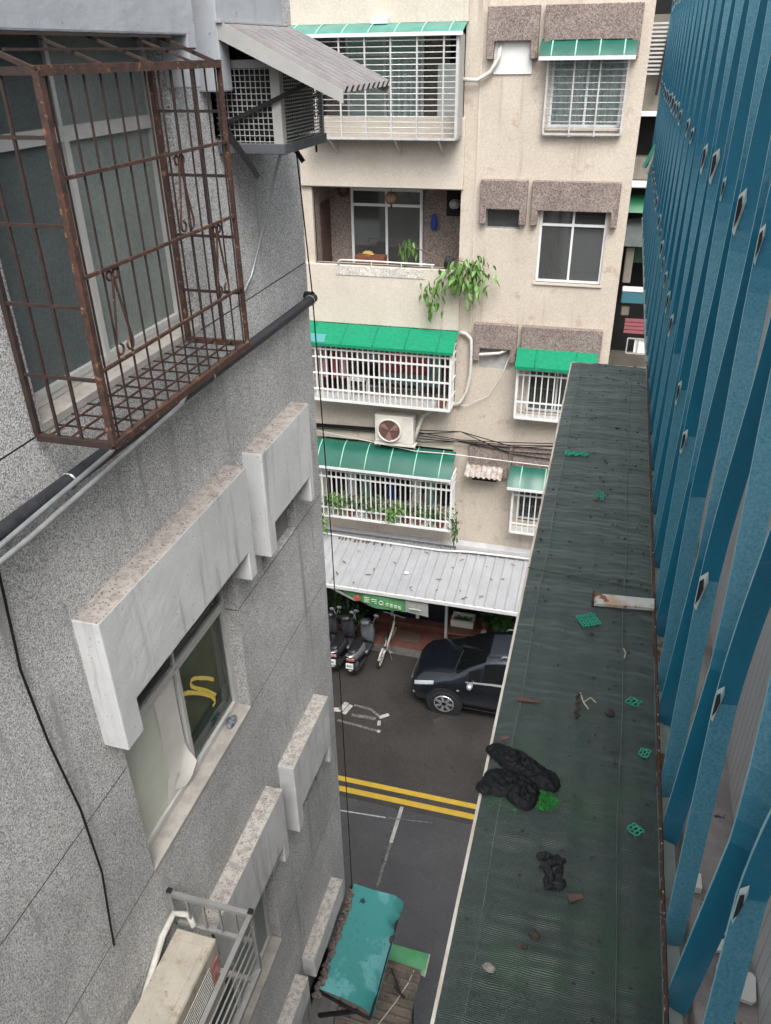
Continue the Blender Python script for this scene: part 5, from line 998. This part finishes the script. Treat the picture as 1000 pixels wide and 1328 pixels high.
# ------------------------------------------------------------------ own building: white wall, curb, blue grille, net-covered ledge
s_ = 0.46
FX = 0.402*s_; LZ = -2.25*s_; GE = 14.0*s_
O = thing('apartment_building', (1.5, 3.0, -14.2), 'near building with white ribbed wall panels behind the blue grille', 'building')
q = MB(); q.box(0.217, .45, -6.0, GE-.05, LZ-0.12, LZ-0.06); q.build('curb_slab', curbm, O)
q = MB(); q.box(0.42, 7.0, -6.0, GE-.05, -14.2, LZ-0.06); q.build('lower_wall', mat('white_bounce_tile', (0.72, 0.72, 0.70), (0.66, 0.66, 0.64), ns=2, rough=.4), O)  # unseen wall; its white is made up to bounce light into the alley
q = MB(); q.box(0.305, 7.0, -6.0, GE+.05, LZ-0.055, 0.55); q.build('upper_wall', panelw, O)
W_ = .022
for i in range(260):
    yy = 0.35+W_*i
    if yy > GE: break
    if i % 1 == 0:
        if 'wp' not in CACHE:
            t = MB(); t.box(0, .008, .0008, W_-.0008, 0, 0.55-LZ+.05); me = bpy.data.meshes.new('panel_strip'); me.from_pydata(t.v, [], t.f); me.materials.append(panelw); CACHE['wp'] = me
        o = bpy.data.objects.new('panel_strip', CACHE['wp']); COL.objects.link(o); o.parent = O; o.location = Vector((.297, yy, LZ-.05))-ORG[O.name]
q = MB(); q.grid(lambda u, v: (.217+.080*u, -.5+6.9*v, LZ-.025+.004*math.sin(v*90)*math.sin(u*7)+.003*math.sin(v*233+u*5)+(.0 if 0 < u < 1 else -.004)), 8, 300); q.quad((.217, -.5, LZ-.06), (.217, GE, LZ-.06), (.217, GE, LZ-.022), (.217, -.5, LZ-.022)); q.build('curb', curbm, O, smooth=True)

FG = thing('window_grille', (FX, 3.0, LZ), 'tall blue painted grille of zigzag flat bars along the net-covered ledge', 'grille')
P1, N0 = .285*s_, 1.072*s_
ROWS = [(-1.49+1.0*r)*s_ for r in range(-1, 4)]; DEP = .027; TH = .0046
zlow = LZ-0.048
def blade_y(i, r): return N0+P1*i+(1 if (i+r) % 2 == 0 else -1)*.075*s_
nb = int((GE-N0)/P1)+1
blades = {}
for i in range(-6, nb+1):
    par = i % 2
    pts = []
    for r in range(-1, 4):
        pts.append((blade_y(i, r), ROWS[r+1]))
    # cut at the ledge level
    (ya_, za_), (yb_, zb_) = pts[0], pts[1]; t = (zlow-za_)/(zb_-za_); pts[0] = (ya_+(yb_-ya_)*t, zlow)
    jit = [rnd(-.0025, .0025) for _ in pts]
    fine = []
    for j, ((y_a, z_a), (y_b, z_b)) in enumerate(zip(pts, pts[1:])):
        for k in range(14):
            t = k/14; e = .5-.5*math.cos(math.pi*t) if j else t; fine.append((y_a+(y_b-y_a)*e+jit[j]*(1-t)+jit[j+1]*t, z_a+(z_b-z_a)*t))
    fine.append(pts[-1]); q = MB(); tw = (-.010 if par else .003)+rnd(-.003, .003)
    vs = []
    for (yy, zz) in fine: vs += [(FX, yy-TH/2, zz), (FX+DEP, yy-TH/2+tw, zz), (FX+DEP, yy+TH/2+tw, zz), (FX, yy+TH/2, zz)]
    fs = [(4*a+b, 4*a+(b+1) % 4, 4*a+4+(b+1) % 4, 4*a+4+b) for a in range(len(fine)-1) for b in range(4)]+[(0, 3, 2, 1), tuple(4*(len(fine)-1)+b for b in range(4))]
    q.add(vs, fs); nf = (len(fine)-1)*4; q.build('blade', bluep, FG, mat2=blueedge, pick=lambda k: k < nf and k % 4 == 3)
# riveted clips where two blades meet
cl = MB(); L_ = .036
cl.add([(-.001, -.006, L_*.55), (.007, -.008, L_*.85), (.010, -.006, L_*.35), (.007, -.007, -L_*.15), (.003, -.008, -L_*.95), (-.001, -.007, -L_*.75), (.005, -.011, L_*.1)], [(0, 1, 6), (1, 2, 6), (2, 3, 6), (3, 4, 6), (4, 5, 6), (5, 0, 6)])
clm = bpy.data.meshes.new('clip'); clm.from_pydata(cl.v, [], cl.f); clm.materials.append(bluelt)
sl_ = MB(); sl_.add([(-.0008, -.0100, L_*.42), (.0030, -.0122, L_*.60), (.0050, -.0130, L_*.15), (.0028, -.0128, -.30*L_), (-.0005, -.0115, -.62*L_)], [(0, 1, 2, 3, 4)])
slm = bpy.data.meshes.new('slot'); slm.from_pydata(sl_.v, [], sl_.f); slm.materials.append(blackm)
for r in range(0, 3):
    for i in range(-6, nb):
        if (i+r) % 2 == 0 and random.random() < .8:
            o = bpy.data.objects.new('clip', clm); COL.objects.link(o); o.parent = FG; o.location = Vector((FX-.001, blade_y(i, r)-.004, ROWS[r+1]+rnd(-.01, .01)))-ORG[FG.name]
            sc_ = rnd(.7, 1.25); o.scale = (sc_*rnd(.7, 1.2), 1, sc_)
            p = bpy.data.objects.new('slot', slm); COL.objects.link(p); p.parent = o
q = MB(); q.box(FX-.003, FX+.024, -.5, GE, LZ-.062, LZ-.052); q.build('base_plate', palegrn, FG)
for yy in [N0+P1*2*k+.05 for k in range(-1, 12)]: t = MB(); t.box(FX+.020, FX+.036, yy, yy+.035, LZ-.058, LZ-.046); t.build('base_tab', palegrn, FG)
# ledge
LD = thing('awning_ledge', (0.03, 1.5, LZ-.04), 'long narrow ledge covered with dark green shade net beside the blue grille', 'ledge')
X0, X1, Y0, Y1 = -.094*2.25*s_, FX-.009, -.6, 6.48*s_
rg2 = random.Random(11); ph = [rg2.uniform(0, 6.28) for _ in range(12)]
def netf(u, v):
    x = X0+(X1-X0)*u; y = Y0+(Y1-Y0)*v
    z = LZ+.0010*mnoise.noise(Vector((x*14, y*90, 0)))*1.6+.0012*mnoise.noise(Vector((x*34, y*200, 5)))+.0007*math.sin(y*88+1.5*math.sin(x*14+ph[0])+ph[1]+2*mnoise.noise(Vector((x*4, y*5, 3))))+.0012*math.sin(y*41+x*9+ph[2])+.0008*math.sin(x*120+ph[3])-.003*(abs(u-.5)*2)**8
    return (x+.002*(1-u)**20, y, max(z, LZ-.0035))
q = MB(); q.grid(netf, 40, 700); q.build('net', netm, LD, smooth=True)
q = MB(); q.box(X0-.0030, X0+.010, Y0, Y1+.004, LZ-.016, LZ-.005); q.build('front_flange', netedge, LD)
q = MB(); q.box(X0+.012, X1, Y0, Y1, LZ-.022, LZ-.008); q.build('deck', acg, LD)
q = MB(); q.box(X0+.0, X1, Y1-.002, Y1+.006, LZ-.030, LZ-.001); q.build('end_flange', netedge, LD)
q = MB(); q.grid(lambda u, v: (X1+.006*u, Y0+(Y1-Y0)*v, LZ+.008+.006*math.sin(math.pi*u)+.0012*math.sin(v*300)), 3, 300); q.build('rusty_rail', railm, LD, smooth=True)
for k in range(2):
    xx = X0+(.035, .215)[k]; q = MB(); q.tube([(xx+.002*math.sin(i*.7), Y0+(Y1-Y0)*i/60, LZ+.0022) for i in range(61)], .0011, 5); q.build('seam_cord', netm, LD)
q = MB(); q.tube([(X0, 3.35*s_, LZ+.003), (X1, 3.3*s_, LZ+.003)], .0012, 5); q.build('seam_cord', netm, LD)
BRK = thing('bracket', (.11, 1.45, LZ), 'rust-edged white bracket lying across the net ledge', 'bracket')
q = MB(); q.hexa([(.052, 1.425, LZ+.006), (FX-.008, 1.430, LZ+.012), (FX-.008, 1.464, LZ+.012), (.052, 1.462, LZ+.006), (.052, 1.425, LZ+.013), (FX-.008, 1.430, LZ+.019), (FX-.008, 1.464, LZ+.019), (.052, 1.462, LZ+.013)]); q.build('arm', mat('rust_edged_white', (0.46, 0.50, 0.48), (0.40, 0.28, 0.20), ns=16, nc=.3, rough=.7, speck=((.2, .08, .04), 30, .6, .06)), BRK)
q = MB(); q.hexa([(.050, 1.424, LZ+.002), (.0545, 1.424, LZ+.002), (.0545, 1.463, LZ+.002), (.050, 1.463, LZ+.002), (.050, 1.424, LZ+.018), (.0545, 1.424, LZ+.018), (.0545, 1.463, LZ+.018), (.050, 1.463, LZ+.018)]); q.build('end_lip', rust, BRK)
# cloths
def cloth(name, parts, m, label, seed=0):
    """a crumpled sheet: overlapping flattened folds with wrinkles, as one height field"""
    t = thing(name, (*parts[0][0], LZ), label, 'cloth'); rc = random.Random(seed)
    xs = [p[0][0] for p in parts]; ys = [p[0][1] for p in parts]; R = max(max(p[1], p[2]) for p in parts)
    x0, x1, y0, y1 = min(xs)-R*1.2, max(xs)+R*1.2, min(ys)-R*1.2, max(ys)+R*1.2; nx = 150; ny = int(nx*(y1-y0)/(x1-x0)); k1 = [rc.uniform(0, 6) for _ in range(8)]
    def hgt(x, y):
        h = 0; x += .0012*math.sin(y*150+k1[0]); y += .0012*math.sin(x*140+k1[2])
        for i, ((cx, cy), rx, ry, rz, ang) in enumerate(parts):
            u = ((x-cx)*math.cos(ang)+(y-cy)*math.sin(ang))/rx; v = (-(x-cx)*math.sin(ang)+(y-cy)*math.cos(ang))/ry; d = u*u+v*v
            if d < 1:
                e = (1-d)**.42; P3 = Vector((x*75+i*3, y*75, u*1.2)); rdg = 1-2*abs(mnoise.noise(P3))*1.25; r2_ = 1-2*abs(mnoise.noise(P3*2.3))
                w = .72+.34*rdg+.13*r2_+.12*math.sin(v*4+i)
                h = max(h, rz*e*w)
        return h
    V = {}; q = MB(); hs_ = [[hgt(x0+(x1-x0)*i/nx, y0+(y1-y0)*j/ny) for i in range(nx+1)] for j in range(ny+1)]; ids = {}; vs = []; fs = []
    def vid(i, j):
        if (i, j) not in ids: ids[(i, j)] = len(vs); vs.append((x0+(x1-x0)*i/nx, y0+(y1-y0)*j/ny, LZ+.003+hs_[j][i]))
        return ids[(i, j)]
    for j in range(ny):
        for i in range(nx):
            if max(hs_[j][i], hs_[j][i+1], hs_[j+1][i], hs_[j+1][i+1]) > 0: fs.append((vid(i, j), vid(i+1, j), vid(i+1, j+1), vid(i, j+1)))
    q.add(vs, fs); q.build('sheet', m, t, smooth=True); return t
cloth('cloth', [((-.050, .957), .056, .022, .013, -.38), ((-.066, .908), .034, .028, .010, .2), ((-.034, .897), .027, .034, .013, .35), ((.002, .930), .024, .020, .011, -.5), ((-.090, .892), .016, .016, .008, .3), ((-.02, .937), .03, .02, .011, -.2)], clothm, 'crumpled black wet cloth draped over the edge of the net ledge', 1)
cloth('cloth', [((.012, .788), .012, .007, .007, .2), ((.026, .778), .020, .0055, .008, .5), ((.033, .783), .011, .005, .009, -.9), ((.022, .762), .006, .016, .007, .3), ((.036, .760), .0055, .018, .008, -.2), ((.030, .741), .014, .0055, .007, .3), ((.020, .745), .005, .010, .006, .4), ((.040, .746), .005, .011, .006, -.4)], clothg, 'small crumpled charcoal cloth lying alone on the net ledge', 2)
q = MB(); rgm = random.Random(5)
for i in range(420):
    a = rgm.uniform(0, 6.28); r = math.sqrt(rgm.random()); x, y = .003+.024*r*math.cos(a), .888+.020*r*math.sin(a); q.add([(x-.001, y, LZ+.002), (x+.001, y+.0006, LZ+.002), (x+rgm.uniform(-.002, .002), y+rgm.uniform(-.001, .003), LZ+.004+.004*(1-r))], [(0, 1, 2)])
for i in range(160):
    x, y = rgm.uniform(-.09, -.035), rgm.gauss(.862, .012); q.add([(x-.0006, y, LZ+.002), (x+.0006, y+.0004, LZ+.002), (x+rgm.uniform(-.001, .001), y+rgm.uniform(-.001, .002), LZ+.004)], [(0, 1, 2)])
mo = q.build('moss', mossm); mo['kind'] = 'stuff'; tag(mo, 'patch of bright green moss beside the black wet cloth', 'moss')
# net scraps: small lattices
def scrap(x, y, w, h, n, m_, ang, label, lumpy=0):
    q = MB(); c, s2 = math.cos(ang), math.sin(ang); P = lambda a, b: (x+a*c-b*s2, y+a*s2+b*c, LZ+.004+lumpy*(.004*math.sin(a*300+b*170)))
    for i in range(n+1):
        t = -1+2*i/n; q.tube([P(-w+2*w*k/6, t*h+(.0015 if k % 2 else 0)) for k in range(7)], .0012, 4); q.tube([P(t*w+(.0015 if k % 2 else 0), -h+2*h*k/6) for k in range(7)], .0012, 4)
    return tag(q.build('net_scrap', netgrn), label, 'net scrap')
scrap(.046, 1.375, .020, .018, 6, 0, .5, 'square scrap of green netting lying by the white bracket')
scrap(-.03, 2.17, .034, .012, 8, 0, .1, 'long strip of bright green netting far along the net ledge', 1)
scrap(.049, 1.93, .011, .016, 4, 0, .2, 'tiny knot of green netting with a brown flake beside it', 1)
scrap(.138, 1.15, .011, .009, 3, 0, .6, 'broken bit of green netting near the dark pebble', 1)
scrap(.142, .868, .009, .008, 3, 0, .4, 'little green netting crumb close to the rusty rail', 1); scrap(.157, 1.03, .007, .007, 3, 0, 1, 'shredded green netting crumb touching the rusty rail', 1)
def stone_(x, y, r, m, label, cat='stone'): return tag(MB().blob((x, y, LZ+r*.5+.002), r, r*.8, r*.6, 8, 6, .2).build('stone' if cat == 'stone' else 'flake', m), label, cat)
stone_(-.040, .601, .0085, stone, 'pale grey stone near the outer edge of the net ledge'); stone_(.012, .661, .008, darkbit, 'dark brown pebble on the net ledge below the charcoal cloth'); stone_(.097, 1.109, .009, darkbit, 'dark round pebble on the net ledge between twig and green crumb')
for (x, y, l, a, lab) in ((.061, .73, .010, .4, 'reddish leaf flake beside the small charcoal cloth'), (-.047, 1.105, .020, .05, 'flat red brown splinter near the outer edge of the net ledge'), (.04, 1.90, .008, 1, 'red brown flake next to the tiny knot of netting'), (-.075, .985, .007, .5, 'red brown chip on top of the black wet cloth')):
    q = MB(); dx, dy = Vector((math.cos(a)*l, math.sin(a)*l, 0)), Vector((-math.sin(a), math.cos(a), 0))*l*(.25 if l > .015 else .6); p = Vector((x, y, LZ+.005+(.018 if y == .985 else 0))); q.hexa([p-dx-dy, p+dx-dy*.6, p+dx+dy*.6, p-dx+dy, p-dx-dy+Vector((0, 0, .002)), p+dx-dy*.6+Vector((0, 0, .002)), p+dx+dy*.6+Vector((0, 0, .003)), p-dx+dy+Vector((0, 0, .002))]); tag(q.build('flake', brownbit), lab, 'flake')
q = MB(); q.tube([(.043, 1.15, LZ+.004), (.050, 1.125, LZ+.006), (.060, 1.11, LZ+.005)], .0016, 5); q.tube([(.050, 1.125, LZ+.006), (.062, 1.14, LZ+.006), (.072, 1.132, LZ+.004)], .0014, 5); tag(q.build('twig', twigm), 'pale forked twig on the net ledge', 'twig')
q = MB(); q.tube([(.107, .505, LZ+.004), (.117, .49, LZ+.005)], .0012, 5); tag(q.build('twig', twigm), 'short pale twig near the rusty rail end', 'twig')
q = MB(); q.tube([(.118, 1.30, LZ+.004), (.122, 1.285, LZ+.006), (.120, 1.27, LZ+.004)], .0014, 5); tag(q.build('twig', twigm), 'tiny curved white straw on the net ledge', 'twig')
q = MB(); rgs = random.Random(9)
for i in range(11): q.blob((.040+.0024*math.sin(i*2), 1.085+.006*i, LZ+.004), .0035, .003, .003, 6, 4, .3)
gs_ = q.build('seed_stalk', darkbit); tag(gs_, 'dark crumbly seed stalk below the forked twig', 'stalk')
q = MB()
for i in range(300):
    x, y = X0+.01+(X1-X0-.02)*(rgs.random()**.75), Y0+.95+(Y1-Y0-.95)*rgs.random(); r = rgs.uniform(.0008, .0026) if i > 5 else rgs.uniform(.003, .005)
    q.blob((x, y, LZ+.0025), r*rgs.uniform(1, 2), r, r*.7, 6, 4, .3)
gr = q.build('grit', darkbit); gr['kind'] = 'stuff'; tag(gr, 'dark grit and crumbs scattered over the shade net', 'grit')
# white plastic bits on the curb behind the grille, clothes peg on the grille
for (x, y, a, lab) in ((.258, .735, .2, 'rounded white plastic plate on the rough curb behind the grille'), (.270, .675, -.1, 'white plastic plate with a slot lying on the curb at the grille foot')):
    t = thing('plastic_plate', (x, y, LZ-.02), lab, 'plate'); q = MB(); c, s2 = math.cos(a), math.sin(a); hw, hh = .024, .020
    q.prism([(x+u*c-v*s2, y+u*s2+v*c, LZ-.018) for u, v in ((-hw, -hh*.8), (-hw*.8, -hh), (hw*.8, -hh), (hw, -hh*.8), (hw, hh*.8), (hw*.8, hh), (-hw*.8, hh), (-hw, hh*.8))], (0, 0, .006)); q.build('plate', plasw, t); q = MB(); q.box(x-.004, x+.010, y-.003, y+.003, LZ-.0118, LZ-.0112); q.build('slot', blackm, t)
q = MB(); q.box(.214, .236, .80, .825, LZ-.02, LZ-.008); tag(q.build('plastic_clip', plasw), 'small white plastic block wedged at the foot of the blue bars', 'clip')
pg = thing('clothes_peg', (FX-.02, 6.0, -.66), 'mint and white clothes peg clipped to the far end of the blue grille', 'peg')
q = MB(); q.beam((FX+.01, 6.0, -.56), (FX-.045, 6.02, -.70), .03, .022); q.build('jaw', pegg, pg); q = MB(); q.beam((FX+.015, 6.0, -.58), (FX-.02, 6.02, -.74), .03, .018); q.build('jaw', plasw, pg)

# ------------------------------------------------------------------ houses down the side lane, seen between beige block and grille
E2 = thing('apartment_building', (3.0, 22.5, -14.2), 'shadowy cream house with cluttered balconies down the side lane', 'building')
q = MB(); wall_cells(q, 'y', 22.5, .0, 6.0, -14.2, 3.0, [(.05, 3.0, -2.4, -1.45), (.05, 3.2, -7.6, -2.9), (.05, 3.0, .65, 2.2), (.05, 3, -12, -8.4)], 1.2); q.quad((0, 23.7, -14.2), (6, 23.7, -14.2), (6, 23.7, 3), (0, 23.7, 3)); q.build('wall', cream, E2)
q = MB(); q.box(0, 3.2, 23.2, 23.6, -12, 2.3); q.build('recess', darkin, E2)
q = MB(); q.box(0, 3.0, 22.3, 22.5, -1.45, -1.35); q.build('slab', whitep, E2)
lv = thing('louvre', (.6, 22.3, -.7), 'white horizontal louvre screen high on the side lane house', 'louvre')
for i in range(13): bar(lv, 'slat', (.20, 22.32, -.55+.085*i), (1.4, 22.32, -.55+.085*i), .02, .04, steelbar)
bar(lv, 'frame', (.56, 22.3, -1.0), (.68, 22.3, .6), .06, .06, blackm)
def farbox(x0, x1, y0, y1, z0, z1, m, name, lab, cat): return tag(MB().box(x0, x1, y0, y1, z0, z1).build(name, m, bevel=.02), lab, cat)
farbox(.1, 2.6, 21.9, 22.5, -3.02, -2.92, whitep, 'shelf', 'white topped slab shelf down the side lane', 'shelf')
ga = MB(); ga.grid(lambda u, v: (.25+2.0*u, 22.45-.55*v, -3.25-.35*v*v), 8, 8); tag(ga.build('awning', greenf, smooth=True), 'rounded green awning under the slab shelf in the side lane', 'awning')
ga = MB(); ga.grid(lambda u, v: (.0+2.4*u, 22.3-.75*v, -3.85-.5*v+.25*u*(1-v)), 8, 6); tag(ga.build('awning', mat('grey_green_awning', (.07, .085, .083), (.05, .062, .062), ns=4, rough=.5), smooth=True), 'wide grey tarpaulin awning in the side lane', 'awning')
farbox(.45, 2.4, 22.0, 22.4, -4.85, -4.40, mat('deep_green_sheet', (.01, .06, .03), rough=.5), 'curtain_board', 'deep green sheet below the grey tarpaulin awning', 'sheet')
farbox(.35, .55, 21.7, 21.9, -5.3, -4.4, cream, 'drain_box', 'pale upright drain box beside the deep green sheet', 'box')
farbox(.38, 2.2, 21.4, 21.7, -5.75, -5.45, mat('side_lane_blue', (.04, .15, .19), rough=.5), 'signboard', 'blue sign box with white top in the side lane', 'sign'); farbox(.38, 2.2, 21.38, 21.72, -5.45, -5.38, whitep, 'sign_cap', 'white cap on the blue sign box', 'cap')
farbox(.42, .62, 21.5, 21.7, -6.1, -5.85, cream, 'meter_box', 'cream meter box under the blue sign box', 'box')
pk = thing('balcony_rail', (1.2, 21.3, -6.6), 'faded pink slatted balcony rail in the side lane', 'rail')
for i in range(4): bar(pk, 'slat', (.55, 21.3, -6.15-.10*i), (2.4, 21.3, -6.15-.10*i), .03, .08, pinkrail)
ck = thing('clothes_rack', (1.2, 21.2, -7.3), 'thin grey rack holding a white cloth under the pink rail', 'rack')
for a, b in (((.68, 21.2, -7.0), (2.0, 21.2, -7.0)), ((.68, 21.2, -6.6), (.68, 21.2, -7.0)), ((.95, 21.2, -6.6), (.95, 21.2, -7.0)), ((.68, 21.2, -6.6), (2.0, 21.2, -6.6))): bar(ck, 'tube', a, b, .03, .03, acg)
q = MB(); q.box(.86, 1.5, 21.22, 21.26, -6.98, -6.62); tag(q.build('cloth', whitep), 'white cloth on the thin grey rack in the side lane', 'cloth')
